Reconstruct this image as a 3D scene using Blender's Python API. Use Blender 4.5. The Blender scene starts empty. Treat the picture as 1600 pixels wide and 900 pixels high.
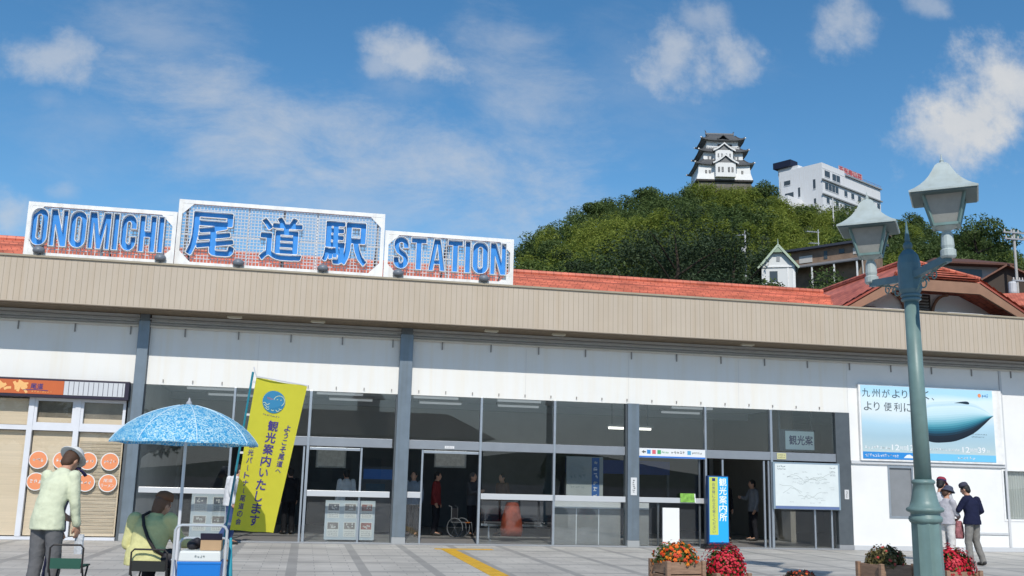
import bpy, bmesh, math, random
import numpy as np
from mathutils import Vector, Matrix
random.seed(7)
S = bpy.context.scene
COL = S.collection
PI = math.pi
D = 23.325                     # the station front stands on the plane y = D, along x

# ------------------------------------------------------------------ camera, sky, sun, exposure
FPX, YAW, PITCH, ROLL, EYE = 1570.2, .195253, .190059, .025025, 1.45
F = Vector((math.sin(YAW)*math.cos(PITCH), math.cos(YAW)*math.cos(PITCH), math.sin(PITCH)))
R0 = Vector((math.cos(YAW), -math.sin(YAW), 0)); U0 = R0.cross(F)
R1 = R0*math.cos(ROLL) + U0*math.sin(ROLL); U1 = U0*math.cos(ROLL) - R0*math.sin(ROLL)
cd = bpy.data.cameras.new('camera'); cam = bpy.data.objects.new('camera', cd); COL.objects.link(cam)
cam.matrix_world = Matrix(((R1.x, U1.x, -F.x, 0), (R1.y, U1.y, -F.y, 0), (R1.z, U1.z, -F.z, EYE), (0, 0, 0, 1)))
cd.sensor_width = 36; cd.lens = 36*FPX/1600; cd.clip_end = 6000; cd.clip_start = .1
S.camera = cam

SUN_EL, SUN_OFF = math.radians(44), math.radians(7)
sd = Vector((-math.sin(SUN_OFF)*math.cos(SUN_EL), -math.cos(SUN_OFF)*math.cos(SUN_EL), math.sin(SUN_EL)))
ld = bpy.data.lights.new('sun', 'SUN'); ld.energy = 3.9; ld.angle = math.radians(.5); ld.color = (1, .95, .87)
lo = bpy.data.objects.new('sun', ld); COL.objects.link(lo)
lo.rotation_euler = (-sd).to_track_quat('-Z', 'Y').to_euler(); lo.location = (0, -20, 40)

W = bpy.data.worlds.new('World'); S.world = W; W.use_nodes = True
nt = W.node_tree; nt.nodes.clear()
def N(t, **k):
    n = nt.nodes.new(t)
    for a, v in k.items(): setattr(n, a, v)
    return n
def LK(a, b): nt.links.new(a, b)
def MATH(op, a, b=None, c=None, clamp=False):
    n = N('ShaderNodeMath', operation=op); n.use_clamp = clamp
    for i, v in enumerate((a, b, c)):
        if v is None: continue
        if isinstance(v, (int, float)): n.inputs[i].default_value = v
        else: LK(v, n.inputs[i])
    return n.outputs[0]
sky = N('ShaderNodeTexSky', sky_type='NISHITA', sun_disc=False, sun_elevation=SUN_EL,
        sun_rotation=PI+SUN_OFF, air_density=1.0, dust_density=.15, ozone_density=4.0, altitude=0)
tc = N('ShaderNodeTexCoord'); sp = N('ShaderNodeSeparateXYZ'); LK(tc.outputs['Generated'], sp.inputs[0])
yy = MATH('MAXIMUM', sp.outputs[1], .06)
cu = MATH('DIVIDE', sp.outputs[0], yy); cv = MATH('DIVIDE', sp.outputs[2], yy)
cmb = N('ShaderNodeCombineXYZ'); LK(cu, cmb.inputs[0]); LK(cv, cmb.inputs[1])
def NOISE(scale, detail, rough, sx=1, sy=1, dist=0):
    mp = N('ShaderNodeMapping'); mp.inputs['Scale'].default_value = (sx, sy, 1); LK(cmb.outputs[0], mp.inputs[0])
    n = N('ShaderNodeTexNoise'); n.inputs['Scale'].default_value = scale; n.inputs['Detail'].default_value = detail
    n.inputs['Roughness'].default_value = rough; n.inputs['Distortion'].default_value = dist
    LK(mp.outputs[0], n.inputs['Vector']); return n.outputs[0]
nz_puff = NOISE(13, 9, .62); nz_wisp = NOISE(6.5, 12, .68, 1, 2.0, .25); nz_big = NOISE(2.2, 3, .5)
def cloud_field(lst, noise, amp, lo_, hi_, wob=0):
    out = None
    for (u, v, ru, rv, ang, den) in lst:
        ca, sa = math.cos(ang), math.sin(ang)
        du = MATH('SUBTRACT', cu, u); dv = MATH('SUBTRACT', cv, v)
        a = MATH('ADD', MATH('MULTIPLY', du, ca/ru), MATH('MULTIPLY', dv, sa/ru))
        b = MATH('ADD', MATH('MULTIPLY', du, -sa/rv), MATH('MULTIPLY', dv, ca/rv))
        r = MATH('SQRT', MATH('ADD', MATH('MULTIPLY', a, a), MATH('MULTIPLY', b, b)))
        m = MATH('SUBTRACT', 1.0, r)
        m = MATH('ADD', m, MATH('MULTIPLY', MATH('SUBTRACT', noise, .5), amp))
        mr = N('ShaderNodeMapRange', interpolation_type='SMOOTHSTEP')
        mr.inputs[1].default_value = lo_; mr.inputs[2].default_value = hi_
        mr.inputs[3].default_value = 0; mr.inputs[4].default_value = den
        LK(m, mr.inputs[0]); o = mr.outputs[0]
        out = o if out is None else MATH('MAXIMUM', out, o)
    return out
PUFFS = [(-0.2665, 0.3992, 0.0671, 0.0411, 0.0, 0.62), (0.0913, 0.4414, 0.0744, 0.0374, -0.14, 0.66), (0.0485, 0.4223, 0.0332, 0.0213, 0.0, 0.5), (0.3735, 0.477, 0.0755, 0.0574, 0.175, 0.6), (0.4537, 0.4745, 0.0481, 0.0426, 0.0, 0.66), (0.4043, 0.5192, 0.0461, 0.0312, 0.0, 0.42), (0.5955, 0.5462, 0.0578, 0.0528, 0.524, 0.55), (0.6886, 0.5715, 0.0385, 0.0199, 0.0, 0.42), (0.7613, 0.4463, 0.1418, 0.0847, 0.559, 1.0), (0.812, 0.4896, 0.0968, 0.0701, 0.0, 1.0), (0.7039, 0.4067, 0.0754, 0.0434, 0.0, 0.9), (-0.2908, 0.2336, 0.0335, 0.0286, 0.0, 0.6), (-0.2409, 0.2642, 0.023, 0.014, 0.0, 0.3), (-0.2646, 0.3529, 0.0289, 0.0196, 0.0, 0.2), (0.135, 0.4646, 0.0414, 0.0219, 0.0, 0.28)]
WISPS = [(-0.0698, 0.344, 0.2123, 0.0776, -0.314, 0.72), (0.0866, 0.3173, 0.2443, 0.0791, -0.105, 0.72), (0.2137, 0.4002, 0.0914, 0.1087, 0.0, 0.5), (0.0367, 0.2689, 0.1926, 0.057, 0.0, 0.5), (0.1909, 0.4711, 0.0776, 0.0429, 0.0, 0.46), (-0.1705, 0.4361, 0.1038, 0.0582, -0.175, 0.36), (-0.2211, 0.3295, 0.0821, 0.0522, 0.0, 0.24), (0.251, 0.2823, 0.1117, 0.049, 0.0, 0.28), (0.0692, 0.4068, 0.0533, 0.0354, 0.0, 0.26), (0.336, 0.4426, 0.1481, 0.0901, 0.0, 0.16)]
puff = MATH('MULTIPLY', cloud_field(PUFFS, nz_puff, 2.9, -.05, 1.05), MATH('MULTIPLY_ADD', nz_wisp, .7, .66), clamp=True)
wisp = cloud_field(WISPS, nz_wisp, 3.0, -.25, 1.5)
front = MATH('GREATER_THAN', sp.outputs[1], .1)
cm = MATH('MULTIPLY', MATH('MAXIMUM', puff, wisp), front)
bgs = N('ShaderNodeBackground'); 
hs = N('ShaderNodeHueSaturation'); hs.inputs['Saturation'].default_value = 1.2; hs.inputs['Hue'].default_value = .493
LK(sky.outputs[0], hs.inputs['Color']); 
hzf = N('ShaderNodeMapRange', interpolation_type='SMOOTHSTEP'); hzf.inputs[1].default_value = .0; hzf.inputs[2].default_value = .20; hzf.inputs[3].default_value = .85; hzf.inputs[4].default_value = 0
LK(sp.outputs[2], hzf.inputs[0]); hzm = N('ShaderNodeMix', data_type='RGBA'); LK(hzf.outputs[0], hzm.inputs[0]); LK(hs.outputs[0], hzm.inputs[6]); hzm.inputs[7].default_value = (5.0, 5.6, 6.2, 1)
LK(hzm.outputs[2], bgs.inputs[0]); bgs.inputs[1].default_value = .130
bgc = N('ShaderNodeBackground')
cr = N('ShaderNodeMix', data_type='RGBA'); cr.inputs[6].default_value = (.52, .58, .66, 1); cr.inputs[7].default_value = (.78, .79, .80, 1)
LK(nz_puff, cr.inputs[0]); LK(cr.outputs[2], bgc.inputs[0]); bgc.inputs[1].default_value = .92
mx = N('ShaderNodeMixShader'); LK(cm, mx.inputs[0]); LK(bgs.outputs[0], mx.inputs[1]); LK(bgc.outputs[0], mx.inputs[2])
wo = N('ShaderNodeOutputWorld'); LK(mx.outputs[0], wo.inputs[0])
S.view_settings.view_transform = 'Standard'; S.view_settings.look = 'None'
S.view_settings.exposure = 0; S.view_settings.gamma = 1; S.view_settings.use_curve_mapping = False
S.render.engine = 'CYCLES'; S.cycles.max_bounces = 8; S.cycles.transparent_max_bounces = 12

# ------------------------------------------------------------------ materials
MATS = {}
def mat(name, col, rough=.6, metal=0, var=.0, vscale=3, bump=0, bscale=40, spec=.4, emit=None, streak=0, stretch=(1, 1, 1)):
    if name in MATS: return MATS[name]
    m = bpy.data.materials.new(name); m.use_nodes = True; t = m.node_tree
    b = t.nodes['Principled BSDF']; b.inputs['Roughness'].default_value = rough; b.inputs['Metallic'].default_value = metal
    b.inputs['Specular IOR Level'].default_value = spec
    b.inputs['Base Color'].default_value = (*col, 1)
    if var or bump or streak:
        c = t.nodes.new('ShaderNodeTexCoord'); mp = t.nodes.new('ShaderNodeMapping'); mp.inputs['Scale'].default_value = stretch
        t.links.new(c.outputs['Object'], mp.inputs[0])
    if var:
        n = t.nodes.new('ShaderNodeTexNoise'); n.inputs['Scale'].default_value = vscale; n.inputs['Detail'].default_value = 6; n.inputs['Roughness'].default_value = .6
        t.links.new(mp.outputs[0], n.inputs['Vector'])
        r = t.nodes.new('ShaderNodeValToRGB'); r.color_ramp.elements[0].position = .3; r.color_ramp.elements[1].position = .7
        r.color_ramp.elements[0].color = (*[x*(1-var) for x in col], 1); r.color_ramp.elements[1].color = (*[min(1, x*(1+var*.6)) for x in col], 1)
        t.links.new(n.outputs[0], r.inputs[0]); last = r.outputs[0]
        if streak:                                   # rain dirt running down the face
            mp2 = t.nodes.new('ShaderNodeMapping'); mp2.inputs['Scale'].default_value = (5, 5, .25); t.links.new(c.outputs['Object'], mp2.inputs[0])
            n2 = t.nodes.new('ShaderNodeTexNoise'); n2.inputs['Scale'].default_value = 1.4; n2.inputs['Detail'].default_value = 5
            t.links.new(mp2.outputs[0], n2.inputs['Vector'])
            r2 = t.nodes.new('ShaderNodeValToRGB'); r2.color_ramp.elements[0].position = .28; r2.color_ramp.elements[1].position = .55
            k = 1-streak; r2.color_ramp.elements[0].color = (k, k*.97, k*.92, 1); r2.color_ramp.elements[1].color = (1, 1, 1, 1)
            t.links.new(n2.outputs[0], r2.inputs[0])
            mm = t.nodes.new('ShaderNodeMix'); mm.data_type = 'RGBA'; mm.blend_type = 'MULTIPLY'; mm.inputs[0].default_value = 1
            t.links.new(last, mm.inputs[6]); t.links.new(r2.outputs[0], mm.inputs[7]); last = mm.outputs[2]
        t.links.new(last, b.inputs['Base Color'])
    if bump:
        n = t.nodes.new('ShaderNodeTexNoise'); n.inputs['Scale'].default_value = bscale; n.inputs['Detail'].default_value = 4
        t.links.new(mp.outputs[0], n.inputs['Vector'])
        bu = t.nodes.new('ShaderNodeBump'); bu.inputs['Strength'].default_value = bump; bu.inputs['Distance'].default_value = .02
        t.links.new(n.outputs[0], bu.inputs['Height']); t.links.new(bu.outputs[0], b.inputs['Normal'])
    if emit:
        b.inputs['Emission Color'].default_value = (*emit[0], 1); b.inputs['Emission Strength'].default_value = emit[1]
    MATS[name] = m; return m

def glass_mat(name, tint=(.72, .78, .78), boost=1.0, rough=0):
    m = bpy.data.materials.new(name); m.use_nodes = True; t = m.node_tree; t.nodes.clear()
    o = t.nodes.new('ShaderNodeOutputMaterial'); a = t.nodes.new('ShaderNodeBsdfTransparent'); g = t.nodes.new('ShaderNodeBsdfGlossy')
    a.inputs[0].default_value = (*tint, 1); g.inputs['Roughness'].default_value = rough
    fr = t.nodes.new('ShaderNodeFresnel'); ge = t.nodes.new('ShaderNodeNewGeometry'); mp = t.nodes.new('ShaderNodeMapRange')
    mp.inputs[3].default_value = 1.5; mp.inputs[4].default_value = 1/1.5; t.links.new(ge.outputs['Backfacing'], mp.inputs[0]); t.links.new(mp.outputs[0], fr.inputs[0])
    mu = t.nodes.new('ShaderNodeMath'); mu.operation = 'MULTIPLY'; mu.inputs[1].default_value = boost; mu.use_clamp = True
    x = t.nodes.new('ShaderNodeMixShader'); t.links.new(fr.outputs[0], mu.inputs[0]); t.links.new(mu.outputs[0], x.inputs[0])
    t.links.new(a.outputs[0], x.inputs[1]); t.links.new(g.outputs[0], x.inputs[2]); t.links.new(x.outputs[0], o.inputs[0])
    MATS[name] = m; return m

def leaf_mat(name, c0, c1, trans=.25, patch=.0):
    m = bpy.data.materials.new(name); m.use_nodes = True; t = m.node_tree; t.nodes.clear()
    o = t.nodes.new('ShaderNodeOutputMaterial'); d = t.nodes.new('ShaderNodeBsdfPrincipled'); tr = t.nodes.new('ShaderNodeBsdfTranslucent')
    d.inputs['Roughness'].default_value = .6; d.inputs['Specular IOR Level'].default_value = .25
    g = t.nodes.new('ShaderNodeNewGeometry'); r = t.nodes.new('ShaderNodeMix'); r.data_type = 'RGBA'
    r.inputs[6].default_value = (*c0, 1); r.inputs[7].default_value = (*c1, 1)
    src = g.outputs['Random Per Island']
    if patch:                                        # whole patches of the wood are yellower or darker (species, age)
        c = t.nodes.new('ShaderNodeTexCoord'); n = t.nodes.new('ShaderNodeTexNoise'); n.inputs['Scale'].default_value = patch; n.inputs['Detail'].default_value = 2
        t.links.new(c.outputs['Object'], n.inputs['Vector'])
        mr = t.nodes.new('ShaderNodeMapRange'); mr.inputs[1].default_value = .35; mr.inputs[2].default_value = .65; mr.clamp = True
        t.links.new(n.outputs[0], mr.inputs[0])
        av = t.nodes.new('ShaderNodeMath'); av.operation = 'MULTIPLY_ADD'; av.inputs[1].default_value = .45
        sc = t.nodes.new('ShaderNodeMath'); sc.operation = 'MULTIPLY'; sc.inputs[1].default_value = .55
        t.links.new(mr.outputs[0], sc.inputs[0]); t.links.new(src, av.inputs[0]); t.links.new(sc.outputs[0], av.inputs[2]); src = av.outputs[0]
    t.links.new(src, r.inputs[0]); t.links.new(r.outputs[2], d.inputs['Base Color']); t.links.new(r.outputs[2], tr.inputs[0])
    x = t.nodes.new('ShaderNodeMixShader'); x.inputs[0].default_value = trans
    t.links.new(d.outputs[0], x.inputs[1]); t.links.new(tr.outputs[0], x.inputs[2]); t.links.new(x.outputs[0], o.inputs[0])
    MATS[name] = m; return m

WHITE = mat('white wall paint', (.75, .745, .715), .7, var=.035, vscale=.8, bump=.05, bscale=60, streak=.02)
WHITE2 = mat('white plaster', (.78, .775, .755), .75, var=.06, vscale=1, bump=.08, bscale=30)
FRAMEW = mat('white painted steel', (.80, .80, .79), .5, var=.10, vscale=6, streak=.12)
STEEL = mat('brushed steel cladding', (.20, .24, .275), .42, .55, var=.10, vscale=4, streak=.12)
STEELD = mat('dark steel frame', (.13, .145, .155), .4, .5, var=.12, vscale=5)
ALU = mat('aluminium frame', (.42, .45, .48), .38, .7, var=.08, vscale=6)
GREYP = mat('grey paint', (.28, .29, .30), .5, var=.08)
LGREY = mat('light grey paint', (.55, .56, .57), .5, var=.05)
DARK = mat('dark rubber', (.02, .02, .022), .55)
BLACKP = mat('black painted metal', (.015, .015, .018), .4)
BLUE = mat('blue sign paint', (.035, .25, .66), .45, var=.10, vscale=8)
INK = mat('navy ink', (.02, .03, .16), .5)
GREEN_M = mat('blue green lamp paint', (.15, .235, .225), .42, var=.12, vscale=5, streak=.12, bump=.04, bscale=50)
CAP_M = mat('pale verdigris paint', (.40, .455, .445), .45, var=.10, vscale=5, streak=.1)
GLASS = glass_mat('station glass', (.95, .97, .97), 1.5)
CLEAR = glass_mat('clear shop glass', (.97, .98, .98), .8)
SKIN = mat('skin', (.50, .27, .18), .5, var=.08, vscale=20)
HAIRB = mat('brown hair', (.075, .038, .022), .6, bump=.5, bscale=120)
HAIRA = mat('auburn hair', (.16, .078, .045), .6, bump=.5, bscale=120)
HAIRK = mat('black hair', (.012, .011, .011), .5, bump=.5, bscale=120)

# ------------------------------------------------------------------ object helpers
XF = {}
def tag(o, label=None, cat=None, group=None, kind=None):
    if label: o['label'] = label
    if cat: o['category'] = cat
    if group: o['group'] = group
    if kind: o['kind'] = kind
    return o
def thing(name, label, cat, loc=(0, 0, 0), rz=0, group=None):
    o = bpy.data.objects.new(name, None); COL.objects.link(o); o.empty_display_size = .2
    o.location = loc; o.rotation_euler = (0, 0, rz); tag(o, label, cat, group)
    XF[o.name] = Matrix.Translation(loc) @ Matrix.Rotation(rz, 4, 'Z'); return o
def root_of(o):
    while o.parent: o = o.parent
    return o
TXT = {}
def text_geo(s, offset=0.0):
    k = (s, offset)
    if k in TXT: return TXT[k]
    c = bpy.data.curves.new('lettering', 'FONT'); c.body = s; c.size = 1; c.offset = offset; c.resolution_u = 3
    o = bpy.data.objects.new('lettering', c); COL.objects.link(o)
    dg = bpy.context.evaluated_depsgraph_get(); me = bpy.data.meshes.new_from_object(o.evaluated_get(dg))
    v = np.array([tuple(x.co)[:2] for x in me.vertices]) if len(me.vertices) else np.zeros((0, 2)); f = [tuple(p.vertices) for p in me.polygons]
    bpy.data.objects.remove(o); bpy.data.curves.remove(c); bpy.data.meshes.remove(me)
    if len(v):
        lo_, hi_ = v.min(0), v.max(0)
    else: lo_ = hi_ = np.zeros(2)
    TXT[k] = (v, f, lo_, hi_); return TXT[k]

def glyph_grid(ch, n=150, pad=12, nx=None):
    """the character as a filled bitmap, so that it can be thickened"""
    v, f, a, b_ = text_geo(ch); sz = b_-a; nx = nx or n; sz = np.maximum(sz, 1e-6); g = np.zeros((n+2*pad, nx+2*pad), bool)
    P = (v-a)/sz*np.array([nx, n])+pad
    for t in f:
        for k in range(1, len(t)-1):
            A, B, C = P[t[0]], P[t[k]], P[t[k+1]]; x0, y0 = np.floor(np.minimum(np.minimum(A, B), C)).astype(int); x1, y1 = np.ceil(np.maximum(np.maximum(A, B), C)).astype(int)+1
            X, Y = np.meshgrid(np.arange(x0, x1)+.5, np.arange(y0, y1)+.5)
            def e(p, q): return (q[0]-p[0])*(Y-p[1])-(q[1]-p[1])*(X-p[0])
            e1, e2, e3 = e(A, B), e(B, C), e(C, A); ins = ((e1 >= 0) & (e2 >= 0) & (e3 >= 0)) | ((e1 <= 0) & (e2 <= 0) & (e3 <= 0))
            g[y0:y1, x0:x1] |= ins
    return g
def dilate(g, r):
    o = g.copy(); R_ = int(math.ceil(r))
    for dx in range(-R_, R_+1):
        for dy in range(-R_, R_+1):
            if dx*dx+dy*dy <= r*r: o |= np.roll(np.roll(g, dx, 1), dy, 0)
    return o
def grid_mesh(mb, g, fn, d0, d1=None, mi=0):
    """front faces as runs at depth d0; with d1 also the side walls back to d1"""
    H, Wd = g.shape
    for j in range(H):
        row = np.flatnonzero(np.diff(np.concatenate(([0], g[j].astype(np.int8), [0]))))
        for a, b_ in zip(row[::2], row[1::2]): mb.add([fn(a, j, d0), fn(b_, j, d0), fn(b_, j+1, d0), fn(a, j+1, d0)], [(0, 1, 2, 3)], mi)
        if d1 is not None:
            for k, x in enumerate(row): q = [fn(x, j, d0), fn(x, j+1, d0), fn(x, j+1, d1), fn(x, j, d1)]; mb.add(q if k % 2 else q[::-1], [(0, 1, 2, 3)], mi)
    if d1 is not None:
        for x in range(Wd):
            col = np.flatnonzero(np.diff(np.concatenate(([0], g[:, x].astype(np.int8), [0]))))
            for k, y in enumerate(col): q = [fn(x, y, d0), fn(x, y, d1), fn(x+1, y, d1), fn(x+1, y, d0)]; mb.add(q if k % 2 else q[::-1], [(0, 1, 2, 3)], mi)

class MB:
    def __init__(s): s.v = []; s.f = []; s.m = []
    def add(s, v, f, mi=0):
        b = len(s.v); s.v += [tuple(x) for x in v]; s.f += [tuple(b+i for i in q) for q in f]; s.m += [mi]*len(f); return s
    def box(s, x0, x1, y0, y1, z0, z1, mi=0):
        v = [(x0,y0,z0),(x1,y0,z0),(x1,y1,z0),(x0,y1,z0),(x0,y0,z1),(x1,y0,z1),(x1,y1,z1),(x0,y1,z1)]
        return s.add(v, [(3,2,1,0),(4,5,6,7),(0,1,5,4),(1,2,6,5),(2,3,7,6),(3,0,4,7)], mi)
    def obox(s, c, size, M=None, mi=0, taper=1):
        c = Vector(c); M = M or Matrix.Identity(3); a, b, h = [x/2 for x in size]
        v = [c + M @ Vector((x*a*(taper if z > 0 else 1), y*b*(taper if z > 0 else 1), z*h)) for z in (-1, 1) for x, y in ((-1,-1),(1,-1),(1,1),(-1,1))]
        return s.add(v, [(3,2,1,0),(4,5,6,7),(0,1,5,4),(1,2,6,5),(2,3,7,6),(3,0,4,7)], mi)
    def bar(s, p0, p1, w, d=None, mi=0):
        p0, p1 = Vector(p0), Vector(p1); d = d or w; z = (p1-p0); L = z.length; z.normalize()
        x = Vector((0,0,1)).cross(z) if abs(z.z) < .95 else Vector((1,0,0)); x.normalize(); y = z.cross(x)
        return s.obox((p0+p1)/2, (w, d, L), Matrix((x, y, z)).transposed(), mi)
    def tube(s, pts, r, n=8, mi=0, closed=False):
        pts = [Vector(p) for p in pts]; rs = r if isinstance(r, (list, tuple)) else [r]*len(pts)
        t0 = (pts[1]-pts[0]).normalized(); x = t0.orthogonal().normalized(); b = len(s.v); k = len(pts)
        for i, p in enumerate(pts):
            t = ((pts[(i+1) % k]-pts[i-1]) if closed else (pts[min(i+1, k-1)]-pts[max(i-1, 0)])).normalized()
            x = (x - t*x.dot(t)).normalized(); y = t.cross(x)
            for j in range(n):
                a = 2*PI*j/n; s.v.append(tuple(p + (x*math.cos(a)+y*math.sin(a))*rs[i]))
        for i in range(k if closed else k-1):
            for j in range(n):
                a, c = b+i*n, b+((i+1) % k)*n; s.f.append((a+j, a+(j+1) % n, c+(j+1) % n, c+j)); s.m.append(mi)
        if not closed:
            s.f.append(tuple(b+j for j in range(n))[::-1]); s.f.append(tuple(b+(k-1)*n+j for j in range(n))); s.m += [mi, mi]
        return s
    def lathe(s, prof, n=16, o=(0, 0, 0), mi=0, sx=1, sy=1, rot=0):
        b = len(s.v); o = Vector(o)
        for r, z in prof:
            for j in range(n):
                a = 2*PI*j/n+rot; s.v.append((o.x+r*math.cos(a)*sx, o.y+r*math.sin(a)*sy, o.z+z))
        for i in range(len(prof)-1):
            for j in range(n):
                a, c = b+i*n, b+(i+1)*n; s.f.append((a+j, a+(j+1) % n, c+(j+1) % n, c+j)); s.m.append(mi)
        s.f.append(tuple(b+j for j in range(n))[::-1]); s.f.append(tuple(b+(len(prof)-1)*n+j for j in range(n))); s.m += [mi, mi]
        return s
    def ell(s, c, r, M=None, n=14, k=8, mi=0):
        c = Vector(c); M = M or Matrix.Identity(3); b = len(s.v)
        for i in range(1, k):
            p = PI*i/k
            for j in range(n):
                a = 2*PI*j/n; s.v.append(tuple(c + M @ Vector((r[0]*math.sin(p)*math.cos(a), r[1]*math.sin(p)*math.sin(a), -r[2]*math.cos(p)))))
        lo_ = len(s.v); s.v.append(tuple(c + M @ Vector((0, 0, -r[2])))); s.v.append(tuple(c + M @ Vector((0, 0, r[2]))))
        for i in range(k-2):
            for j in range(n): s.f.append((b+i*n+j, b+i*n+(j+1) % n, b+(i+1)*n+(j+1) % n, b+(i+1)*n+j)); s.m.append(mi)
        for j in range(n):
            s.f.append((lo_, b+(j+1) % n, b+j)); s.f.append((lo_+1, b+(k-2)*n+j, b+(k-2)*n+(j+1) % n)); s.m += [mi, mi]
        return s
    def loft(s, rings, mi=0):
        n = len(rings[0]); b = len(s.v)
        for r in rings: s.v += [tuple(p) for p in r]
        for i in range(len(rings)-1):
            for j in range(n): s.f.append((b+i*n+j, b+i*n+(j+1) % n, b+(i+1)*n+(j+1) % n, b+(i+1)*n+j)); s.m.append(mi)
        s.f.append(tuple(b+j for j in range(n))[::-1]); s.f.append(tuple(b+(len(rings)-1)*n+j for j in range(n))); s.m += [mi, mi]
        return s
    def prism(s, poly, fn, d0, d1, mi=0):
        """poly of (u,v); fn(u,v,d) -> xyz"""
        n = len(poly); v = [fn(u, w, d0) for u, w in poly]+[fn(u, w, d1) for u, w in poly]
        f = [tuple(range(n)), tuple(range(2*n-1, n-1, -1))]+[((i+1) % n, i, n+i, n+(i+1) % n) for i in range(n)]
        return s.add(v, f, mi)
    def text(s, t, c, w, h, mi=0, fn=None, offset=0, keep=False, U=(1,0,0), V=(0,0,1)):
        if offset: return s.bold(t, c, w, h, mi, fn, offset, U, V)
        v, f, a, b = text_geo(t, offset)
        if not len(v): return s
        sz = np.maximum(b-a, 1e-6); sc = np.array([w, h])/sz
        if keep: sc = np.array([sc.min()]*2)
        p = (v-(a+b)/2)*sc
        if fn is None:
            U_, V_, C = Vector(U), Vector(V), Vector(c); q = [C+U_*x+V_*y for x, y in p]
        else: q = [fn(c[0]+x, c[1]+y) for x, y in p]
        return s.add(q, f, mi)
    def bold(s, t, c, w, h, mi=0, fn=None, offset=.02, U=(1,0,0), V=(0,0,1), n=52):
        '''thickened lettering: the string as a bitmap, grown, and meshed in runs'''
        nx = max(10, int(n*w/h)); pad = 4; g = dilate(glyph_grid(t, n, pad, nx), offset*n*1.1)
        U_, V_, C = Vector(U), Vector(V), Vector((*c, 0)[:3] if fn else c)
        def P(u, v, d):
            x, y = (u-pad)/nx*w-w/2, (v-pad)/n*h-h/2; return fn(c[0]+x, c[1]+y) if fn else C+U_*x+V_*y
        grid_mesh(s, g, P, 0, mi=mi); return s
    def column_text(s, t, c, ch, pitch, mi=0, fn=None, offset=0, n=None):
        """characters stacked downward from the top centre c"""
        small = {'ー': (.22, .8), 'っ': (.6, .6), 'ッ': (.6, .6), 'こ': (.75, .75), 'い': (.85, .7), 'へ': (.9, .5), 'り': (.6, .9), 'う': (.62, .9), 'し': (.7, .9)}
        for i, k in enumerate(t):
            fw, fh = small.get(k, (.92, .92)); cc = list(c); 
            if fn: cc[1] = c[1]-pitch*(i+.5)
            else: cc[2] = c[2]-pitch*(i+.5)
            s.text('ｌ' if k == 'ー' else k, cc, ch*fw, ch*fh*1.0, mi, fn, offset)
        return s
    def marks(s, c, w, h, n, mi=0, fn=None, seed=1, U=(1,0,0), V=(0,0,1)):
        """a line of lettering too small to read: n little bar clusters"""
        rg = random.Random(seed); U_, V_, C = Vector(U), Vector(V), Vector((*c, 0)[:3] if fn else c); cw = w/n
        for i in range(n):
            x0 = -w/2+i*cw
            for _ in range(4):
                if rg.random() < .5: a, b_ = rg.uniform(.1, .5)*cw, rg.uniform(.5, .85)*cw; y = rg.uniform(-.45, .4)*h; r = (x0+a*.6, x0+b_, y, y+h*.15)
                else: a = rg.uniform(.1, .75)*cw; y = rg.uniform(-.5, -.1)*h; r = (x0+a, x0+a+cw*.15, y, y+rg.uniform(.4, .6)*h)
                q = [(r[0], r[2]), (r[1], r[2]), (r[1], r[3]), (r[0], r[3])]
                P = [fn(c[0]+x, c[1]+z) if fn else C+U_*x+V_*z for x, z in q]
                s.add(P, [(0, 1, 2, 3)], mi)
        return s
    def build(s, name, mats, parent=None, world=True, smooth=False, bevel=0):
        me = bpy.data.meshes.new(name); v = s.v
        if parent is not None and world:
            M = XF[root_of(parent).name].inverted(); v = [tuple(M @ Vector(p)) for p in v]
        me.from_pydata(v, [], s.f)
        if not isinstance(mats, (list, tuple)): mats = [mats]
        for m in mats: me.materials.append(m)
        if len(mats) > 1: me.polygons.foreach_set('material_index', s.m)
        if smooth: me.polygons.foreach_set('use_smooth', [True]*len(me.polygons))
        me.update(); o = bpy.data.objects.new(name, me); COL.objects.link(o)
        if parent is not None: o.parent = parent
        if bevel:
            b = o.modifiers.new('bevel', 'BEVEL'); b.width = bevel; b.segments = 2; b.limit_method = 'ANGLE'
        return o
def kids(o): return [c for c in COL.objects if c.parent == o]
def copy_tree(o, loc=None, rz=None, label=None, parent=None):
    ch = kids(o); c = o.copy(); COL.objects.link(c); c.parent = parent
    if loc is not None: c.location = loc
    if rz is not None: c.rotation_euler = (0, 0, rz)
    if label: c['label'] = label
    for k in ch: copy_tree(k, parent=c)
    return c
def RZ(a): return Matrix.Rotation(a, 3, 'Z')
def RX(a): return Matrix.Rotation(a, 3, 'X')
def RY(a): return Matrix.Rotation(a, 3, 'Y')
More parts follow.
